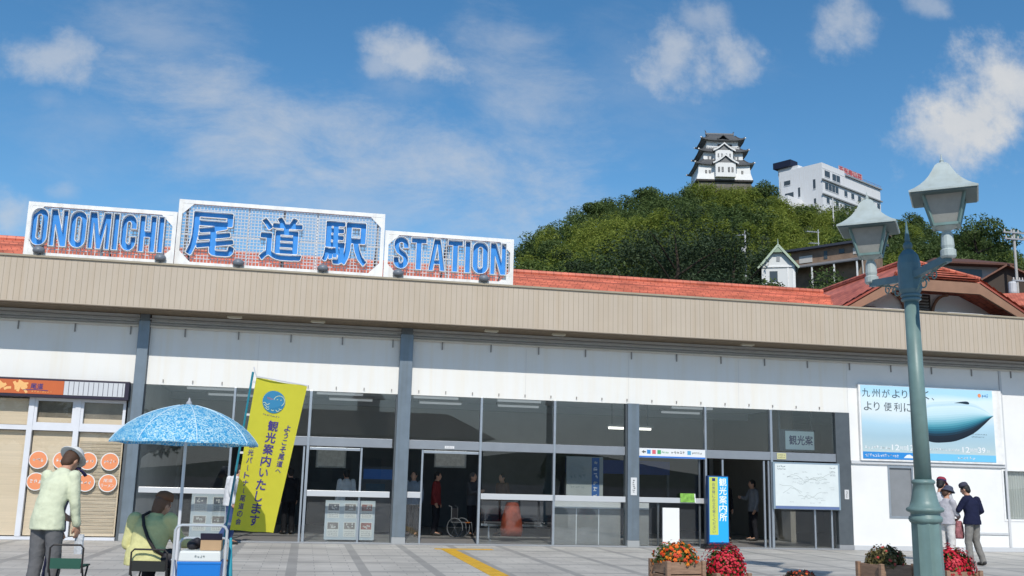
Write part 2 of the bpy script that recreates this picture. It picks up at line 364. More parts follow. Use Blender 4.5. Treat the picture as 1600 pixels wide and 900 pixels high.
# ------------------------------------------------------------------ ground
def paving_mat():
    m = bpy.data.materials.new('plaza paving'); m.use_nodes = True; t = m.node_tree; b = t.nodes['Principled BSDF']
    c = t.nodes.new('ShaderNodeTexCoord')
    def brick(w, h, off, mort, scale=1, rot=0, loc=(0, 0, 0)):
        mp = t.nodes.new('ShaderNodeMapping'); mp.inputs['Location'].default_value = loc; mp.inputs['Rotation'].default_value = (0, 0, rot)
        t.links.new(c.outputs['Object'], mp.inputs[0])
        n = t.nodes.new('ShaderNodeTexBrick'); n.offset = off; n.inputs['Scale'].default_value = 1; n.inputs['Brick Width'].default_value = w; n.inputs['Row Height'].default_value = h
        n.inputs['Mortar Size'].default_value = mort; n.inputs['Mortar Smooth'].default_value = .1; n.inputs['Bias'].default_value = 0
        t.links.new(mp.outputs[0], n.inputs['Vector']); return n
    a = brick(.56, .28, .5, .006, loc=(.04, 0, 0))
    a.inputs['Color1'].default_value = (.50, .475, .43, 1); a.inputs['Color2'].default_value = (.43, .41, .375, 1); a.inputs['Mortar'].default_value = (.25, .245, .235, 1)
    g = brick(1.13, 1.68, 0, .085, loc=(.12, .3, 0))            # darker granite bands
    n = t.nodes.new('ShaderNodeTexNoise'); n.inputs['Scale'].default_value = .9; n.inputs['Detail'].default_value = 8; t.links.new(c.outputs['Object'], n.inputs['Vector'])
    n2 = t.nodes.new('ShaderNodeTexNoise'); n2.inputs['Scale'].default_value = 60; n2.inputs['Detail'].default_value = 2; t.links.new(c.outputs['Object'], n2.inputs['Vector'])
    def mix(mode, f, x, y):
        k = t.nodes.new('ShaderNodeMix'); k.data_type = 'RGBA'; k.blend_type = mode
        for i, v in ((0, f), (6, x), (7, y)):
            if isinstance(v, (int, float)): k.inputs[i].default_value = v
            elif isinstance(v, tuple): k.inputs[i].default_value = v
            else: t.links.new(v, k.inputs[i])
        return k.outputs[2]
    k = mix('MIX', g.outputs['Fac'], a.outputs['Color'], (.31, .30, .28, 1))
    r = t.nodes.new('ShaderNodeMapRange'); r.inputs[1].default_value = .3; r.inputs[2].default_value = .7; r.inputs[3].default_value = .80; r.inputs[4].default_value = 1.1
    t.links.new(n.outputs[0], r.inputs[0]); r2 = t.nodes.new('ShaderNodeMapRange'); r2.inputs[3].default_value = .85; r2.inputs[4].default_value = 1.15; t.links.new(n2.outputs[0], r2.inputs[0])
    k = mix('MULTIPLY', 1.0, k, r.outputs[0]); k = mix('MULTIPLY', 1.0, k, r2.outputs[0]); t.links.new(k, b.inputs['Base Color'])
    b.inputs['Roughness'].default_value = .62
    bu = t.nodes.new('ShaderNodeBump'); bu.inputs['Strength'].default_value = .25; bu.inputs['Distance'].default_value = .01; bu.invert = True
    t.links.new(a.outputs['Fac'], bu.inputs['Height']); t.links.new(bu.outputs[0], b.inputs['Normal']); return m
PAVE = paving_mat()
ASPH = mat('asphalt', (.055, .055, .058), .85, var=.25, vscale=.6, bump=.3, bscale=80)
m = MB(); m.add([(-3000,-3000,-.008),(3000,-3000,-.008),(3000,3000,-.008),(-3000,3000,-.008)], [(0,1,2,3)])
tag(m.build('ground', ASPH), kind='structure')
m = MB(); m.add([(-40,-14,0),(45,-14,0),(45,D+.02,0),(-40,D+.02,0)], [(0,1,2,3)])
tag(m.build('plaza_paving', PAVE), kind='structure')
def tactile_mat():
    m = mat('yellow tactile tiles', (.62, .36, .025), .6, var=.22, vscale=4, bump=.1, bscale=30)
    return m
TACT = tactile_mat()
def tactile(name, x0, x1, y0, y1, label):
    b = MB(); b.box(x0, x1, y0, y1, 0, .004)
    nx, ny = max(1, round((x1-x0)/.3)), max(1, round((y1-y0)/.3))
    k = 0
    for i in range(nx*4):
        for j in range(ny*4):
            if k > 1500: break
            cx, cy = x0+(i+.5)*(x1-x0)/(nx*4), y0+(j+.5)*(y1-y0)/(ny*4); r = .016; k += 1
            b.add([(cx-r,cy-r,.0042),(cx+r,cy-r,.0042),(cx+r,cy+r,.0042),(cx-r,cy+r,.0042),(cx,cy,.010)], [(0,1,4),(1,2,4),(2,3,4),(3,0,4)])
    tag(b.build(name, TACT), label, 'tactile paving')
tactile('tactile_strip', 2.80, 4.05, 21.75, 22.05, 'short yellow tactile strip lying across the station doorway')
tactile('tactile_path', 2.92, 3.22, 12.0, 21.74, 'long yellow tactile path running from the doorway out over the plaza')
tactile('tactile_strip', -6.0, -3.0, 15.0, 15.3, 'yellow tactile strip on the plaza beyond the man in the pale shirt')

# ------------------------------------------------------------------ the station
ST = thing('station_building', 'long low station building with beige fascia, glazed front and red tiled roof', 'station', (0, D, 0))
FASC = mat('beige fascia cladding', (.475, .40, .315), .6, var=.05, vscale=1.0, streak=.04)
FASCJ = mat('fascia joint', (.27, .225, .165), .8)
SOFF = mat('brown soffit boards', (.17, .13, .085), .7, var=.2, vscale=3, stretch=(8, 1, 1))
def tile_mat():
    m = bpy.data.materials.new('red roof tiles'); m.use_nodes = True; t = m.node_tree; b = t.nodes['Principled BSDF']
    c = t.nodes.new('ShaderNodeTexCoord'); mp = t.nodes.new('ShaderNodeMapping'); mp.inputs['Scale'].default_value = (1, 1, 1)
    t.links.new(c.outputs['Object'], mp.inputs[0])
    br = t.nodes.new('ShaderNodeTexBrick'); br.inputs['Scale'].default_value = 1; br.inputs['Brick Width'].default_value = .22; br.inputs['Row Height'].default_value = .2; br.inputs['Mortar Size'].default_value = .012
    br.inputs['Color1'].default_value = (.66, .185, .10, 1); br.inputs['Color2'].default_value = (.55, .14, .075, 1); br.inputs['Mortar'].default_value = (.36, .085, .05, 1)
    t.links.new(mp.outputs[0], br.inputs['Vector'])
    n = t.nodes.new('ShaderNodeTexNoise'); n.inputs['Scale'].default_value = 1.2; n.inputs['Detail'].default_value = 7; t.links.new(c.outputs['Object'], n.inputs['Vector'])
    r = t.nodes.new('ShaderNodeValToRGB'); r.color_ramp.elements[0].color = (.62, .6, .6, 1); r.color_ramp.elements[0].position = .32; r.color_ramp.elements[1].color = (1.15, 1.2, 1.3, 1); r.color_ramp.elements[1].position = .68
    t.links.new(n.outputs[0], r.inputs[0]); k = t.nodes.new('ShaderNodeMix'); k.data_type = 'RGBA'; k.blend_type = 'MULTIPLY'; k.inputs[0].default_value = 1
    t.links.new(br.outputs[0], k.inputs[6]); t.links.new(r.outputs[0], k.inputs[7]); t.links.new(k.outputs[2], b.inputs['Base Color']); b.inputs['Roughness'].default_value = .55
    return m
TILE = tile_mat()
BROWNB = mat('weathered brown barge boards', (.30, .165, .105), .7, var=.15, vscale=3)
XL, XR = -14.0, 24.0
# front wall band above the glazing, right-hand wall with two window openings
w = MB(); w.box(-3.56, 13.34, D, D+.2, 3.36, 4.895); w.box(XL, -3.81, D, D+.2, 3.0, 4.895)
w.build('upper_wall', WHITE, ST)
w = MB()
for x0, x1, z0, z1 in ((13.345, 14.36, 0, 4.895), (14.36, 15.07, 0, .78), (14.36, 15.07, 2.07, 4.895), (15.07, 17.6, 0, 4.895), (17.6, 18.6, 0, .76), (17.6, 18.6, 2.08, 4.895), (18.6, XR, 0, 4.895)):
    w.box(x0, x1, D, D+.2, z0, z1)
w.build('side_wall', WHITE2, ST)
w = MB(); w.box(13.35, 17.72, D-.05, D-.001, 2.10, 2.175); w.build('wall_ledge', LGREY, ST)
for x in (17.72, 3.05+4.5, -1.2, 5.0, 10.4):
    if x > 13: b = MB(); b.box(x-.03, x+.03, D-.035, D-.001, .12, 4.6); b.build('wall_seam', LGREY, ST)
    else: b = MB(); b.box(x-.006, x+.006, D-.004, D-.0005, 3.4, 4.55); b.build('wall_seam', mat('wall joint', (.64, .63, .61), .8), ST)
b = MB(); b.box(13.36, XR, D-.03, D-.001, 0, .11); b.build('plinth', LGREY, ST)
b = MB(); b.box(15.2, 17.68, D-.03, D-.001, .42, .47); b.build('wall_rail', LGREY, ST)
# windows in the right-hand wall
for (x0, x1, z0, z1, cu) in ((14.36, 15.07, .78, 2.07, 0), (17.6, 18.6, .76, 2.08, 1)):
    g = MB(); t = .05
    for bx in ((x0, x1, z0, z0+t), (x0, x1, z1-t, z1), (x0, x0+t, z0+t, z1-t), (x1-t, x1, z0+t, z1-t)): g.box(bx[0], bx[1], D-.015, D+.08, bx[2], bx[3])
    wf = g.build('window', ALU if not cu else FRAMEW, ST)
    p = MB(); p.box(x0+t, x1-t, D+.03, D+.04, z0+t, z1-t); p.build('pane', mat('frosted grey pane', (.23, .24, .25), .25, var=.1) if not cu else GLASS, wf)
    if cu:
        k = MB(); pts = []
        n = 60
        for i in range(n):
            xa, xb = x0+t+(x1-x0-2*t)*i/n, x0+t+(x1-x0-2*t)*(i+1)/n
            ya, yb = D+.10+.02*math.sin(i*1.3), D+.10+.02*math.sin((i+1)*1.3)
            k.add([(xa,ya,z0+t),(xb,yb,z0+t),(xb,yb,z1-t),(xa,ya,z1-t)], [(0,1,2,3)])
        k.build('curtain', mat('pale curtain', (.5, .5, .47), .9), wf)
# fascia with standing seams, coping, soffit
w = MB(); w.box(XL, XR, D-.95, D-.80, 4.912, 5.86); w.build('fascia', FASC, ST)
w = MB(); rg = random.Random(3); x = XL+.1
while x < XR-.2:
    w.box(x-.0035, x+.0035, D-.9525, D-.951, 4.93, 5.835, 0); x += .12
w.build('fascia_joint', FASCJ, ST)['kind'] = 'stuff'
w = MB(); w.box(XL, XR, D-.985, D-.765, 5.863, 5.905); w.build('coping', mat('coping metal', (.34, .29, .21), .5, var=.1), ST)
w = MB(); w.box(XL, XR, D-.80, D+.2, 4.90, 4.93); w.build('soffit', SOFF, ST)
for z, r in ((4.80, .022), (4.70, .03), (4.64, .025)):
    p = MB(); p.tube([(XL, D-.06-r, z), (XR, D-.06-r, z)], r, 8)
    p.build('pipe', mat('grey conduit', (.27, .27, .26), .6, var=.1) if z > 4.66 else mat('pale conduit', (.50, .48, .42), .6, var=.1), ST)
# small hooks along the lower edge of the white band
for i in range(26):
    x = -3.2+i*.63; b = MB(); b.box(x-.010, x+.010, D-.03, D-.001, 3.42, 3.475); b.build('hook', mat('dull steel hook', (.25, .24, .23), .6), ST)
for i in range(22):
    x = -6.3+i*1.16; b = MB(); b.box(x-.012, x+.012, D-.03, D-.001, 4.44, 4.62); b.build('pipe_bracket', mat('dull steel hook', (.25, .24, .23), .6), ST)
# columns
for x0, x1, zt in ((-3.80, -3.565, 4.75), (1.985, 2.285, 4.75), (7.495, 7.78, 3.36)):
    b = MB(); b.box(x0, x1, D-.14, D+.12, .16, zt, 0); b.box(x0-.004, x1+.004, D-.146, D+.12, 0, .157, 1)
    c = b.build('column', [STEEL, mat('column foot', (.33, .34, .34), .5)], ST, bevel=.006)
    if zt > 4: b = MB(); b.box(x0+.02, x1-.02, D-.12, D+.1, zt+.002, 4.899); b.build('column_cap', STEELD, c)
    b = MB(); b.box(x0-.075 if x0 < 0 else x0-.03, x0-.001, D-.06, D+.1, 0, min(zt, 3.358)); b.build('column_fin', STEELD, c)
b = MB(); b.box(12.95, 13.34, D-.05, D+.12, .12, 3.355, 0); b.box(12.95, 13.34, D-.055, D+.12, 0, .118, 1); b.build('end_panel', [STEELD, GREYP], ST, bevel=.005)
# glazing: mullions, header bars, push bars, panes
def bar(name, x0, x1, z0, z1, y0=-.04, y1=.06, mt=ALU): b = MB(); b.box(x0, x1, D+y0, D+y1, z0, z1); return b.build(name, mt, ST, bevel=.004)
for x, wd in ((-1.64, .05), (.03, .06), (3.955, .055), (5.72, .055), (9.5, .05), (11.22, .06)): bar('mullion', x-wd/2, x+wd/2, .03, 3.355, -.05)
for x0, x1, z in ((-3.56, 1.91, 2.13), (2.29, 7.46, 2.13), (7.785, 12.945, 2.12)): bar('header_bar', x0, x1, z, z+.2, -.03, .05, mat('header steel', (.29, .31, .335), .4, .4, var=.08))
for x0, x1, z0, z1 in ((-3.50, -1.67, 1.02, 1.14), (.065, 1.90, 1.02, 1.15), (2.30, 2.60, 1.03, 1.16), (3.99, 5.69, 1.03, 1.16), (5.75, 7.46, 1.03, 1.16), (7.79, 9.47, 1.04, 1.16)): bar('push_bar', x0, x1, z0, z1, -.075, -.03, mat('push bar', (.58, .59, .60), .35, .3))
for x, z1 in ((-.05, 2.12), (1.23, 2.12), (2.62, 2.12), (8.3, 1.03), (11.03, 2.1), (11.15, 2.1), (12.35, .95), (12.8, .95), (9.35, 2.1), (9.95, 2.1)): bar('door_stile', x-.022, x+.022, .02, z1, .0, .05, ALU if x > 9.8 or x < 3 else STEELD)
bar('door_head', 2.645, 3.925, 2.04, 2.10, .0, .05); bar('door_head', .07, 1.2, 2.04, 2.10, .0, .05)
bar('threshold', -3.56, 12.945, 0, .03, -.12, .12, GREYP)
for x0, x1 in ((-3.56, -1.665), (-1.615, 0), (.06, 1.985), (2.285, 3.93), (3.985, 5.69), (5.75, 7.49), (7.78, 9.475), (9.525, 11.19), (11.25, 12.95)):
    z0, z1 = 2.335, 3.36; g = MB(); g.box(x0+.002, x1-.002, D+.012, D+.022, z0, z1); g.build('upper_pane', GLASS, ST)
for x0, x1 in ((-3.56, -1.665), (.08, 1.2), (1.26, 1.985), (2.285, 2.59), (3.985, 5.69), (5.75, 7.49), (7.78, 9.32), (11.25, 12.32), (12.38, 12.95)):
    g = MB(); g.box(x0+.002, x1-.002, D+.012, D+.022, .032, 2.128 if x0 < 11 else .95); g.build('door_pane', GLASS, ST)
# grey counter panels behind the lower glass between the middle doors and the third column
b = MB(); b.box(5.80, 7.44, D+.25, D+.30, .03, .86, 0); b.box(5.80, 7.44, D+.24, D+.32, .864, 1.02, 1)
for x in (6.35, 6.9): b.box(x-.01, x+.01, D+.243, D+.249, .03, .86, 1)
b.box(7.82, 8.15, D+.25, D+.3, .03, .86, 0); b.box(7.82, 8.15, D+.24, D+.32, .864, 1.02, 1)
tag(b.build('counter_screen', [mat('grey screen', (.22, .22, .215), .35, var=.15), LGREY]), 'grey panelled screen standing behind the lower glass left of the third column', 'screen')
# the hall behind the glass
HALLW = mat('hall wall', (.62, .63, .62), .8, var=.1, vscale=1); HALLC = mat('hall ceiling', (.78, .81, .84), .8, var=.05)
b = MB(); b.box(-9, 17, D+.22, D+8.2, .0, .02); b.build('hall_floor', mat('hall floor', (.30, .29, .28), .3, var=.1), ST)
b = MB(); b.box(-9, 17, D+.22, D+8.2, 3.62, 3.68); b.build('hall_ceiling', HALLC, ST)
b = MB()
b.box(-9, 17, D+8.2, D+8.35, 0, 4.9); b.box(-9.15, -9, D+.2, D+8.2, 0, 4.9); b.box(17, 17.15, D+.2, D+8.2, 0, 4.9)
b.build('hall_wall', HALLW, ST)
b = MB(); b.box(-3.6, 12.95, D+8.14, D+8.195, .02, 2.35); b.build('hall_dimness_panel', mat('hall dimness', (.075, .08, .085), .6, var=.15), ST)  # added sheet: the hall's dimness at door level put into a dark colour
b = MB(); b.box(-3.9, -3.7, D+.22, D+7.9, 0, 3.6); b.build('partition', HALLW, ST)
b = MB(); b.box(13.0, 13.15, D+2.6, D+7.9, 0, 3.6); b.build('partition', mat('tan partition', (.24, .22, .19), .8, var=.06), ST)
b = MB(); b.box(-9, 17, D+5.2, D+5.4, 3.42, 3.615); b.build('ceiling_beam', mat('beam', (.36, .38, .40), .7), ST)
# roof: two slopes behind the fascia, ridge 7.34 m
def slope(mb, pts, th=.08, mi=0):
    a, b_, c, d = [Vector(p) for p in pts]; n = (b_-a).cross(d-a).normalized()*th
    mb.add([a-n, b_-n, c-n, d-n, a, b_, c, d], [(3,2,1,0),(4,5,6,7),(0,1,5,4),(1,2,6,5),(2,3,7,6),(3,0,4,7)], mi)
b = MB(); slope(b, [(XL, D-.7, 5.76), (15.2, D-.7, 5.76), (15.2, D+4.5, 7.34), (XL, D+4.5, 7.34)]); slope(b, [(15.2, D+9.7, 5.76), (XL, D+9.7, 5.76), (XL, D+4.5, 7.34), (15.2, D+4.5, 7.34)])
for i in range(16):                                    # courses of tiles: real steps in the slope
    f = i/16; y, z = D-.7+5.2*f, 5.76+1.58*f
    b.add([(XL, y, z+.035), (15.0, y, z+.035), (15.0, y+.32, z+.1), (XL, y+.32, z+.1), (XL, y, z), (15.0, y, z)], [(0,1,2,3), (4,5,1,0)])
rf = b.build('roof', TILE, ST)
b = MB(); b.tube([(XL, D+4.5, 7.38), (15.2, D+4.5, 7.38)], .09, 8); b.build('ridge_tiles', TILE, rf)
# half-hipped cross gable at the right end
GX, GY = 16.25, D+.2
def gz(x): return 7.05-.58*max(0, abs(x-GX)-1.25)
EL, ER = 12.35, 20.15; ze = gz(EL)
b = MB(); RY_ = D+9
slope(b, [(EL, RY_, ze), (EL, GY, ze), (GX-1.25, GY, 7.05), (GX-1.25, RY_, 7.05)])
slope(b, [(ER, GY, ze), (ER, RY_, ze), (GX+1.25, RY_, 7.05), (GX+1.25, GY, 7.05)])
zr = 7.05+.58*1.25
slope(b, [(GX-1.25, RY_, 7.05), (GX-1.25, GY, 7.05), (GX, GY+1.3, zr), (GX, RY_, zr)]); slope(b, [(GX+1.25, GY, 7.05), (GX+1.25, RY_, 7.05), (GX, RY_, zr), (GX, GY+1.3, zr)])
b.add([(GX-1.25, GY, 7.05), (GX+1.25, GY, 7.05), (GX, GY+1.3, zr)], [(0, 1, 2)])
for i in range(13):
    f = i/13
    for s in (-1, 1):
        xo, xi = GX+s*(3.9-2.65*f), GX+s*(3.9-2.65*(f+.09)); zo, zi = gz(xo), gz(xi)
        q = [(xo, GY-.02, zo+.03), (xi, GY-.02, zi+.075), (xi, RY_, zi+.075), (xo, RY_, zo+.03)]
        b.add(q if s > 0 else q[::-1], [(0, 1, 2, 3)])
rf2 = b.build('gable_roof', TILE, ST)
for i in range(5):
    pass
b = MB()
for i in range(7):
    f = i/7.; y0 = GY+1.3*f; hw = 1.25*(1-f); b.add([(GX-hw, y0-.02, 7.05+.725*f+.05), (GX+hw, y0-.02, 7.05+.725*f+.05), (GX+hw*.86, y0+.2, 7.05+.725*(f+.14)+.03), (GX-hw*.86, y0+.2, 7.05+.725*(f+.14)+.03)], [(0, 1, 2, 3)])
b.tube([(GX-1.25, GY, 7.1), (GX, GY+1.3, zr+.05)], .06, 6); b.tube([(GX+1.25, GY, 7.1), (GX, GY+1.3, zr+.05)], .06, 6); b.tube([(GX, GY+1.3, zr+.05), (GX, RY_, zr+.05)], .08, 6)
b.build('hip_tiles', TILE, rf2)
def xz(y): return lambda u, v, d: (u, y+d, v)
b = MB()
T = .30
b.prism([(EL, ze-.06-T*.4), (EL, ze-.06), (GX-1.25, 6.99), (GX+1.25, 6.99), (ER, ze-.06), (ER, ze-.06-T*.4), (GX+1.22, 6.99-T), (GX-1.22, 6.99-T)][::-1], xz(GY), 0, .08)
b.build('barge_board', BROWNB, ST)
b = MB(); b.prism([(12.75, 5.0), (13.0, 6.0), (GX-1.3, 6.83), (GX+1.3, 6.83), (19.5, 6.0), (19.75, 5.0)][::-1], xz(GY+1.05), 0, .15); b.build('gable_wall', WHITE2, ST)
for s in (-1, 1):
    b = MB(); b.prism([(GX+s*.45, 6.02), (GX+s*2.45, 6.02), (GX+s*2.05, 6.22), (GX+s*.45, 6.22)][::-s], xz(GY+.35), 0, .68); b.build('gable_ledge', FRAMEW, ST)
b = MB(); b.box(GX-.34, GX+.34, GY+.92, GY+1.0, 5.95, 6.78, 0)
for i in range(9): b.obox((GX, GY+.9, 6.02+i*.085), (.52, .06, .012), RX(-.6), 1)
b.build('louvre_vent', [mat('dark vent recess', (.045, .03, .022), .7), mat('vent slats', (.30, .29, .27), .6)], ST)
for s in (-1, 1):
    b = MB(); pts = [(GX+s*(.42+.5*(1-math.cos(t*PI/2/8))), GY+.97, 6.78-.55*(1-math.sin(t*PI/2/8))+.03) for t in range(9)]
    for i in range(8): b.bar(pts[i], pts[i+1], .07, .06)
    b.build('bracket', BROWNB, ST)

# soffit lamps and sign floodlights
def soffit_lamp(x, label):
    t = thing('soffit_lamp', label, 'lamp', (x, D-.5, 4.895), group='lamps under the eaves')
    b = MB(); b.box(x-.16, x+.16, D-.56, D-.44, 4.86, 4.897); b.build('housing', mat('cream lamp housing', (.5, .45, .34), .5), t)
    b = MB(); b.box(x-.13, x+.13, D-.54, D-.46, 4.848, 4.859); b.build('diffuser', mat('lamp diffuser', (.6, .58, .5), .3), t)
for x, l in ((-1.74, 'small flat lamp under the eaves above the yellow banner'), (.08, 'small flat lamp under the eaves between banner and second column'), (4.05, 'small flat lamp under the eaves right of the second column'), (5.67, 'small flat lamp under the eaves above the panelled screen'), (10.43, 'small flat lamp under the eaves above the blue and yellow sign stand')): soffit_lamp(x, l)
def floodlight(x, label):
    t = thing('floodlight', label, 'floodlight', (x, D-.93, 5.905), group='floodlights below the rooftop sign')
    b = MB(); b.tube([(x, D-.93, 5.905), (x, D-.93, 5.97)], .02, 8); b.build('stem', GREYP, t)
    b = MB(); M = RX(.5)
    prof = [(.0, -.05), (.10, -.045), (.125, 0), (.12, .04), (.085, .085), (.03, .105)]
    b.lathe(prof, 16, (x, D-.95, 6.0)); b.build('dome', mat('grey lamp dome', (.16, .18, .21), .4, var=.1), t, smooth=True)
for x, l in ((-5.82, 'grey dome floodlight on the coping below the letter O of ONOMICHI'), (-3.36, 'grey dome floodlight on the coping below the end of ONOMICHI'), (-1.72, 'grey dome floodlight on the coping right of the first big character'), (.11, 'grey dome floodlight on the coping below the last big character'), (1.79, 'grey dome floodlight on the coping below the letter S of STATION'), (3.76, 'grey dome floodlight on the coping below the letter O of STATION')): floodlight(x, l)

# ------------------------------------------------------------------ rooftop sign
SY = D-.85
SG = thing('rooftop_sign', 'big white framed mesh sign on the roof edge with blue station letters', 'sign', (-.8, SY, 5.9))
WIRE = mat('grey white wire mesh', (.50, .52, .56), .5)
def panel(x0, x1, z0, z1):
    b = MB(); t = .085; y0, y1 = SY-.05, SY+.05
    b.box(x0, x1, y0, y1, z0, z0+t*.8); b.box(x0, x1, y0, y1, z1-t, z1); b.box(x0, x0+t, y0, y1, z0+t*.8, z1-t); b.box(x1-t, x1, y0, y1, z0+t*.8, z1-t)
    g = .24
    for sx, cx in ((1, x0+t), (-1, x1-t)):
        for sz, cz in ((1, z0+t*.8), (-1, z1-t)):
            pl = [(cx, cz), (cx+sx*g, cz), (cx, cz+sz*g)]
            b.prism(pl if sx*sz < 0 else pl[::-1], xz(SY-.045), 0, .02)
    zm = (z0+z1)/2-.02
    b.box(x0+t, x1-t, SY+.03, SY+.045, zm-.012, zm+.012)
    n = max(1, round((x1-x0)/1.5))
    for i in range(1, n+0):
        x = x0+(x1-x0)*i/n; b.box(x-.015, x+.015, SY+.046, SY+.075, z0+t, z1-t)
    fr = b.build('frame', FRAMEW, SG)
    b = MB(); p = .074; k = int((x1-x0-2*t)/p); q = int((z1-z0-2*t)/p); wv = .0082
    for i in range(1, k+1): x = x0+t+i*p; b.box(x-wv, x+wv, SY+.006, SY+.012, z0+t*.8, z1-t)
    for j in range(1, q+1): z = z0+t+j*p; b.box(x0+t, x1-t, SY+.0, SY+.006, z-wv, z+wv)
    b.build('wire_mesh', WIRE, SG)
panel(-6.14, -3.09, 5.915, 7.08); panel(-3.075, 1.44, 5.915, 7.38); panel(1.46, 4.455, 5.915, 7.005)
for x in (-6.0, -4.6, -2.9, -.8, 1.3, 2.9, 4.3):
    b = MB(); b.bar((x, SY+.1, 5.8), (x, SY+.1, 7.0 if x < -3 or x > 1.4 else 7.3), .05); b.bar((x, SY+.1, 6.9), (x, SY+1.0, 6.2), .04)
    b.build('rear_strut', mat('rusty strut', (.30, .27, .24), .7, var=.3, vscale=6), SG)

def poly_mesh(polys, fillmode, extrude, offset=0, bev=0, sx=1, sz=1):
    c = bpy.data.curves.new('outline', 'CURVE'); c.dimensions = '2D'; c.fill_mode = fillmode; c.extrude = extrude; c.offset = offset; c.bevel_depth = bev; c.bevel_resolution = 0
    for p in polys:
        s = c.splines.new('POLY'); s.points.add(len(p)-1); s.use_cyclic_u = True
        for q, (x, y) in zip(s.points, p): q.co = (x, y, 0, 1)
    return eval_curve(c)
def eval_curve(c):
    o = bpy.data.objects.new('outline', c); COL.objects.link(o); dg = bpy.context.evaluated_depsgraph_get()
    me = bpy.data.meshes.new_from_object(o.evaluated_get(dg)); v = [tuple(q.co) for q in me.vertices]; f = [tuple(p.vertices) for p in me.polygons]
    bpy.data.objects.remove(o); bpy.data.curves.remove(c); bpy.data.meshes.remove(me); return v, f
def arc(cx, cy, rx, ry, a0, a1, n=8): return [(cx+rx*math.cos(math.radians(a0+(a1-a0)*i/n)), cy+ry*math.sin(math.radians(a0+(a1-a0)*i/n))) for i in range(n+1)]
def rrect(x0, y0, x1, y1, rx, ry): return arc(x1-rx, y1-ry, rx, ry, 0, 90)+arc(x0+rx, y1-ry, rx, ry, 90, 180)+arc(x0+rx, y0+ry, rx, ry, 180, 270)+arc(x1-rx, y0+ry, rx, ry, 270, 360)
def stroke(path, w):
    L, R_ = [], []
    for i, p in enumerate(path):
        a = path[max(i-1, 0)]; b_ = path[min(i+1, len(path)-1)]; dx, dy = b_[0]-a[0], b_[1]-a[1]; l = math.hypot(dx, dy) or 1
        nx, ny = -dy/l*w/2, dx/l*w/2; L.append((p[0]+nx, p[1]+ny)); R_.append((p[0]-nx, p[1]-ny))
    return L+R_[::-1]
# heavy condensed capitals drawn in a box 1 high
LET = {
 'O': (.56, [rrect(0, 0, .56, 1, .26, .24), rrect(.205, .17, .355, .83, .07, .07)]),
 'N': (.58, [[(0,0),(.18,0),(.18,.52),(.37,0),(.58,0),(.58,1),(.40,1),(.40,.48),(.21,1),(0,1)]]),
 'M': (.74, [[(0,0),(.17,0),(.17,.58),(.29,0),(.45,0),(.57,.58),(.57,0),(.74,0),(.74,1),(.49,1),(.37,.45),(.25,1),(0,1)]]),
 'I': (.20, [[(0,0),(.20,0),(.20,1),(0,1)]]),
 'C': (.54, [stroke([(.435,.60),(.435,.72)]+arc(.27,.74,.165,.16,0,180)+arc(.27,.26,.165,.16,180,360)+[(.435,.28),(.435,.40)], .20)]),
 'H': (.58, [[(0,0),(.20,0),(.20,.40),(.38,.40),(.38,0),(.58,0),(.58,1),(.38,1),(.38,.58),(.20,.58),(.20,1),(0,1)]]),
 'S': (.54, [stroke([(.44,.64)]+arc(.27,.75,.165,.155,0,180)+[(.11,.67),(.18,.55),(.37,.44),(.43,.34)]+arc(.27,.25,.165,.155,0,-180)+[(.105,.36)], .195)]),
 'T': (.54, [[(.17,0),(.37,0),(.37,.82),(.54,.82),(.54,1),(0,1),(0,.82),(.17,.82)]]),
 'A': (.60, [[(0,0),(.18,0),(.21,.2),(.39,.2),(.42,0),(.60,0),(.41,1),(.19,1)], [(.235,.35),(.365,.35),(.30,.76)]]),
}
def letter(v1, f1, v2, f2, map_, name='letter'):
    b = MB(); b.add([map_(*q) for q in v1], f1); L = b.build(name, BLUE, SG)
    b = MB(); b.add([map_(*q) for q in v2], f2); b.build('letter_rim', FRAMEW, L)
def word(s, x0, x1, z0, z1, gap=.075):
    tot = sum(LET[k][0] for k in s)+gap*(len(s)-1); sx = (x1-x0)/tot; sz = z1-z0; x = x0
    for k in s:
        wd, pl = LET[k]; pp = [[(px*sx, py*sz) for px, py in p] for p in pl]
        a = poly_mesh(pp, 'BOTH', 0); r = poly_mesh(pp, 'NONE', .055, .0, .0085)
        letter(a[0], a[1], r[0], r[1], lambda u, v, d, X=x: (X+u, SY-.075-d+(.05 if d == 0 else 0), z0+v)); x += (wd+gap)*sx
word('ONOMICHI', -6.03, -3.33, 6.12, 6.93); word('STATION', 1.66, 4.27, 6.12, 6.87)
for ch, x0, x1 in (('尾', -2.82, -1.86), ('道', -1.27, -.40), ('駅', .10, 1.04)):
    g = glyph_grid(ch); gi = dilate(g, 4.2); go = dilate(g, 6.2); n = 150
    def fn(u, v, d): return (x0+(u-12)/n*(x1-x0), SY-.075-d, 6.15+(v-12)/n*.94)
    b = MB(); grid_mesh(b, gi, fn, -.055); L = b.build('letter', BLUE, SG)
    b = MB(); grid_mesh(b, go & ~gi, fn, .05, -.065); b.build('letter_rim', FRAMEW, L)

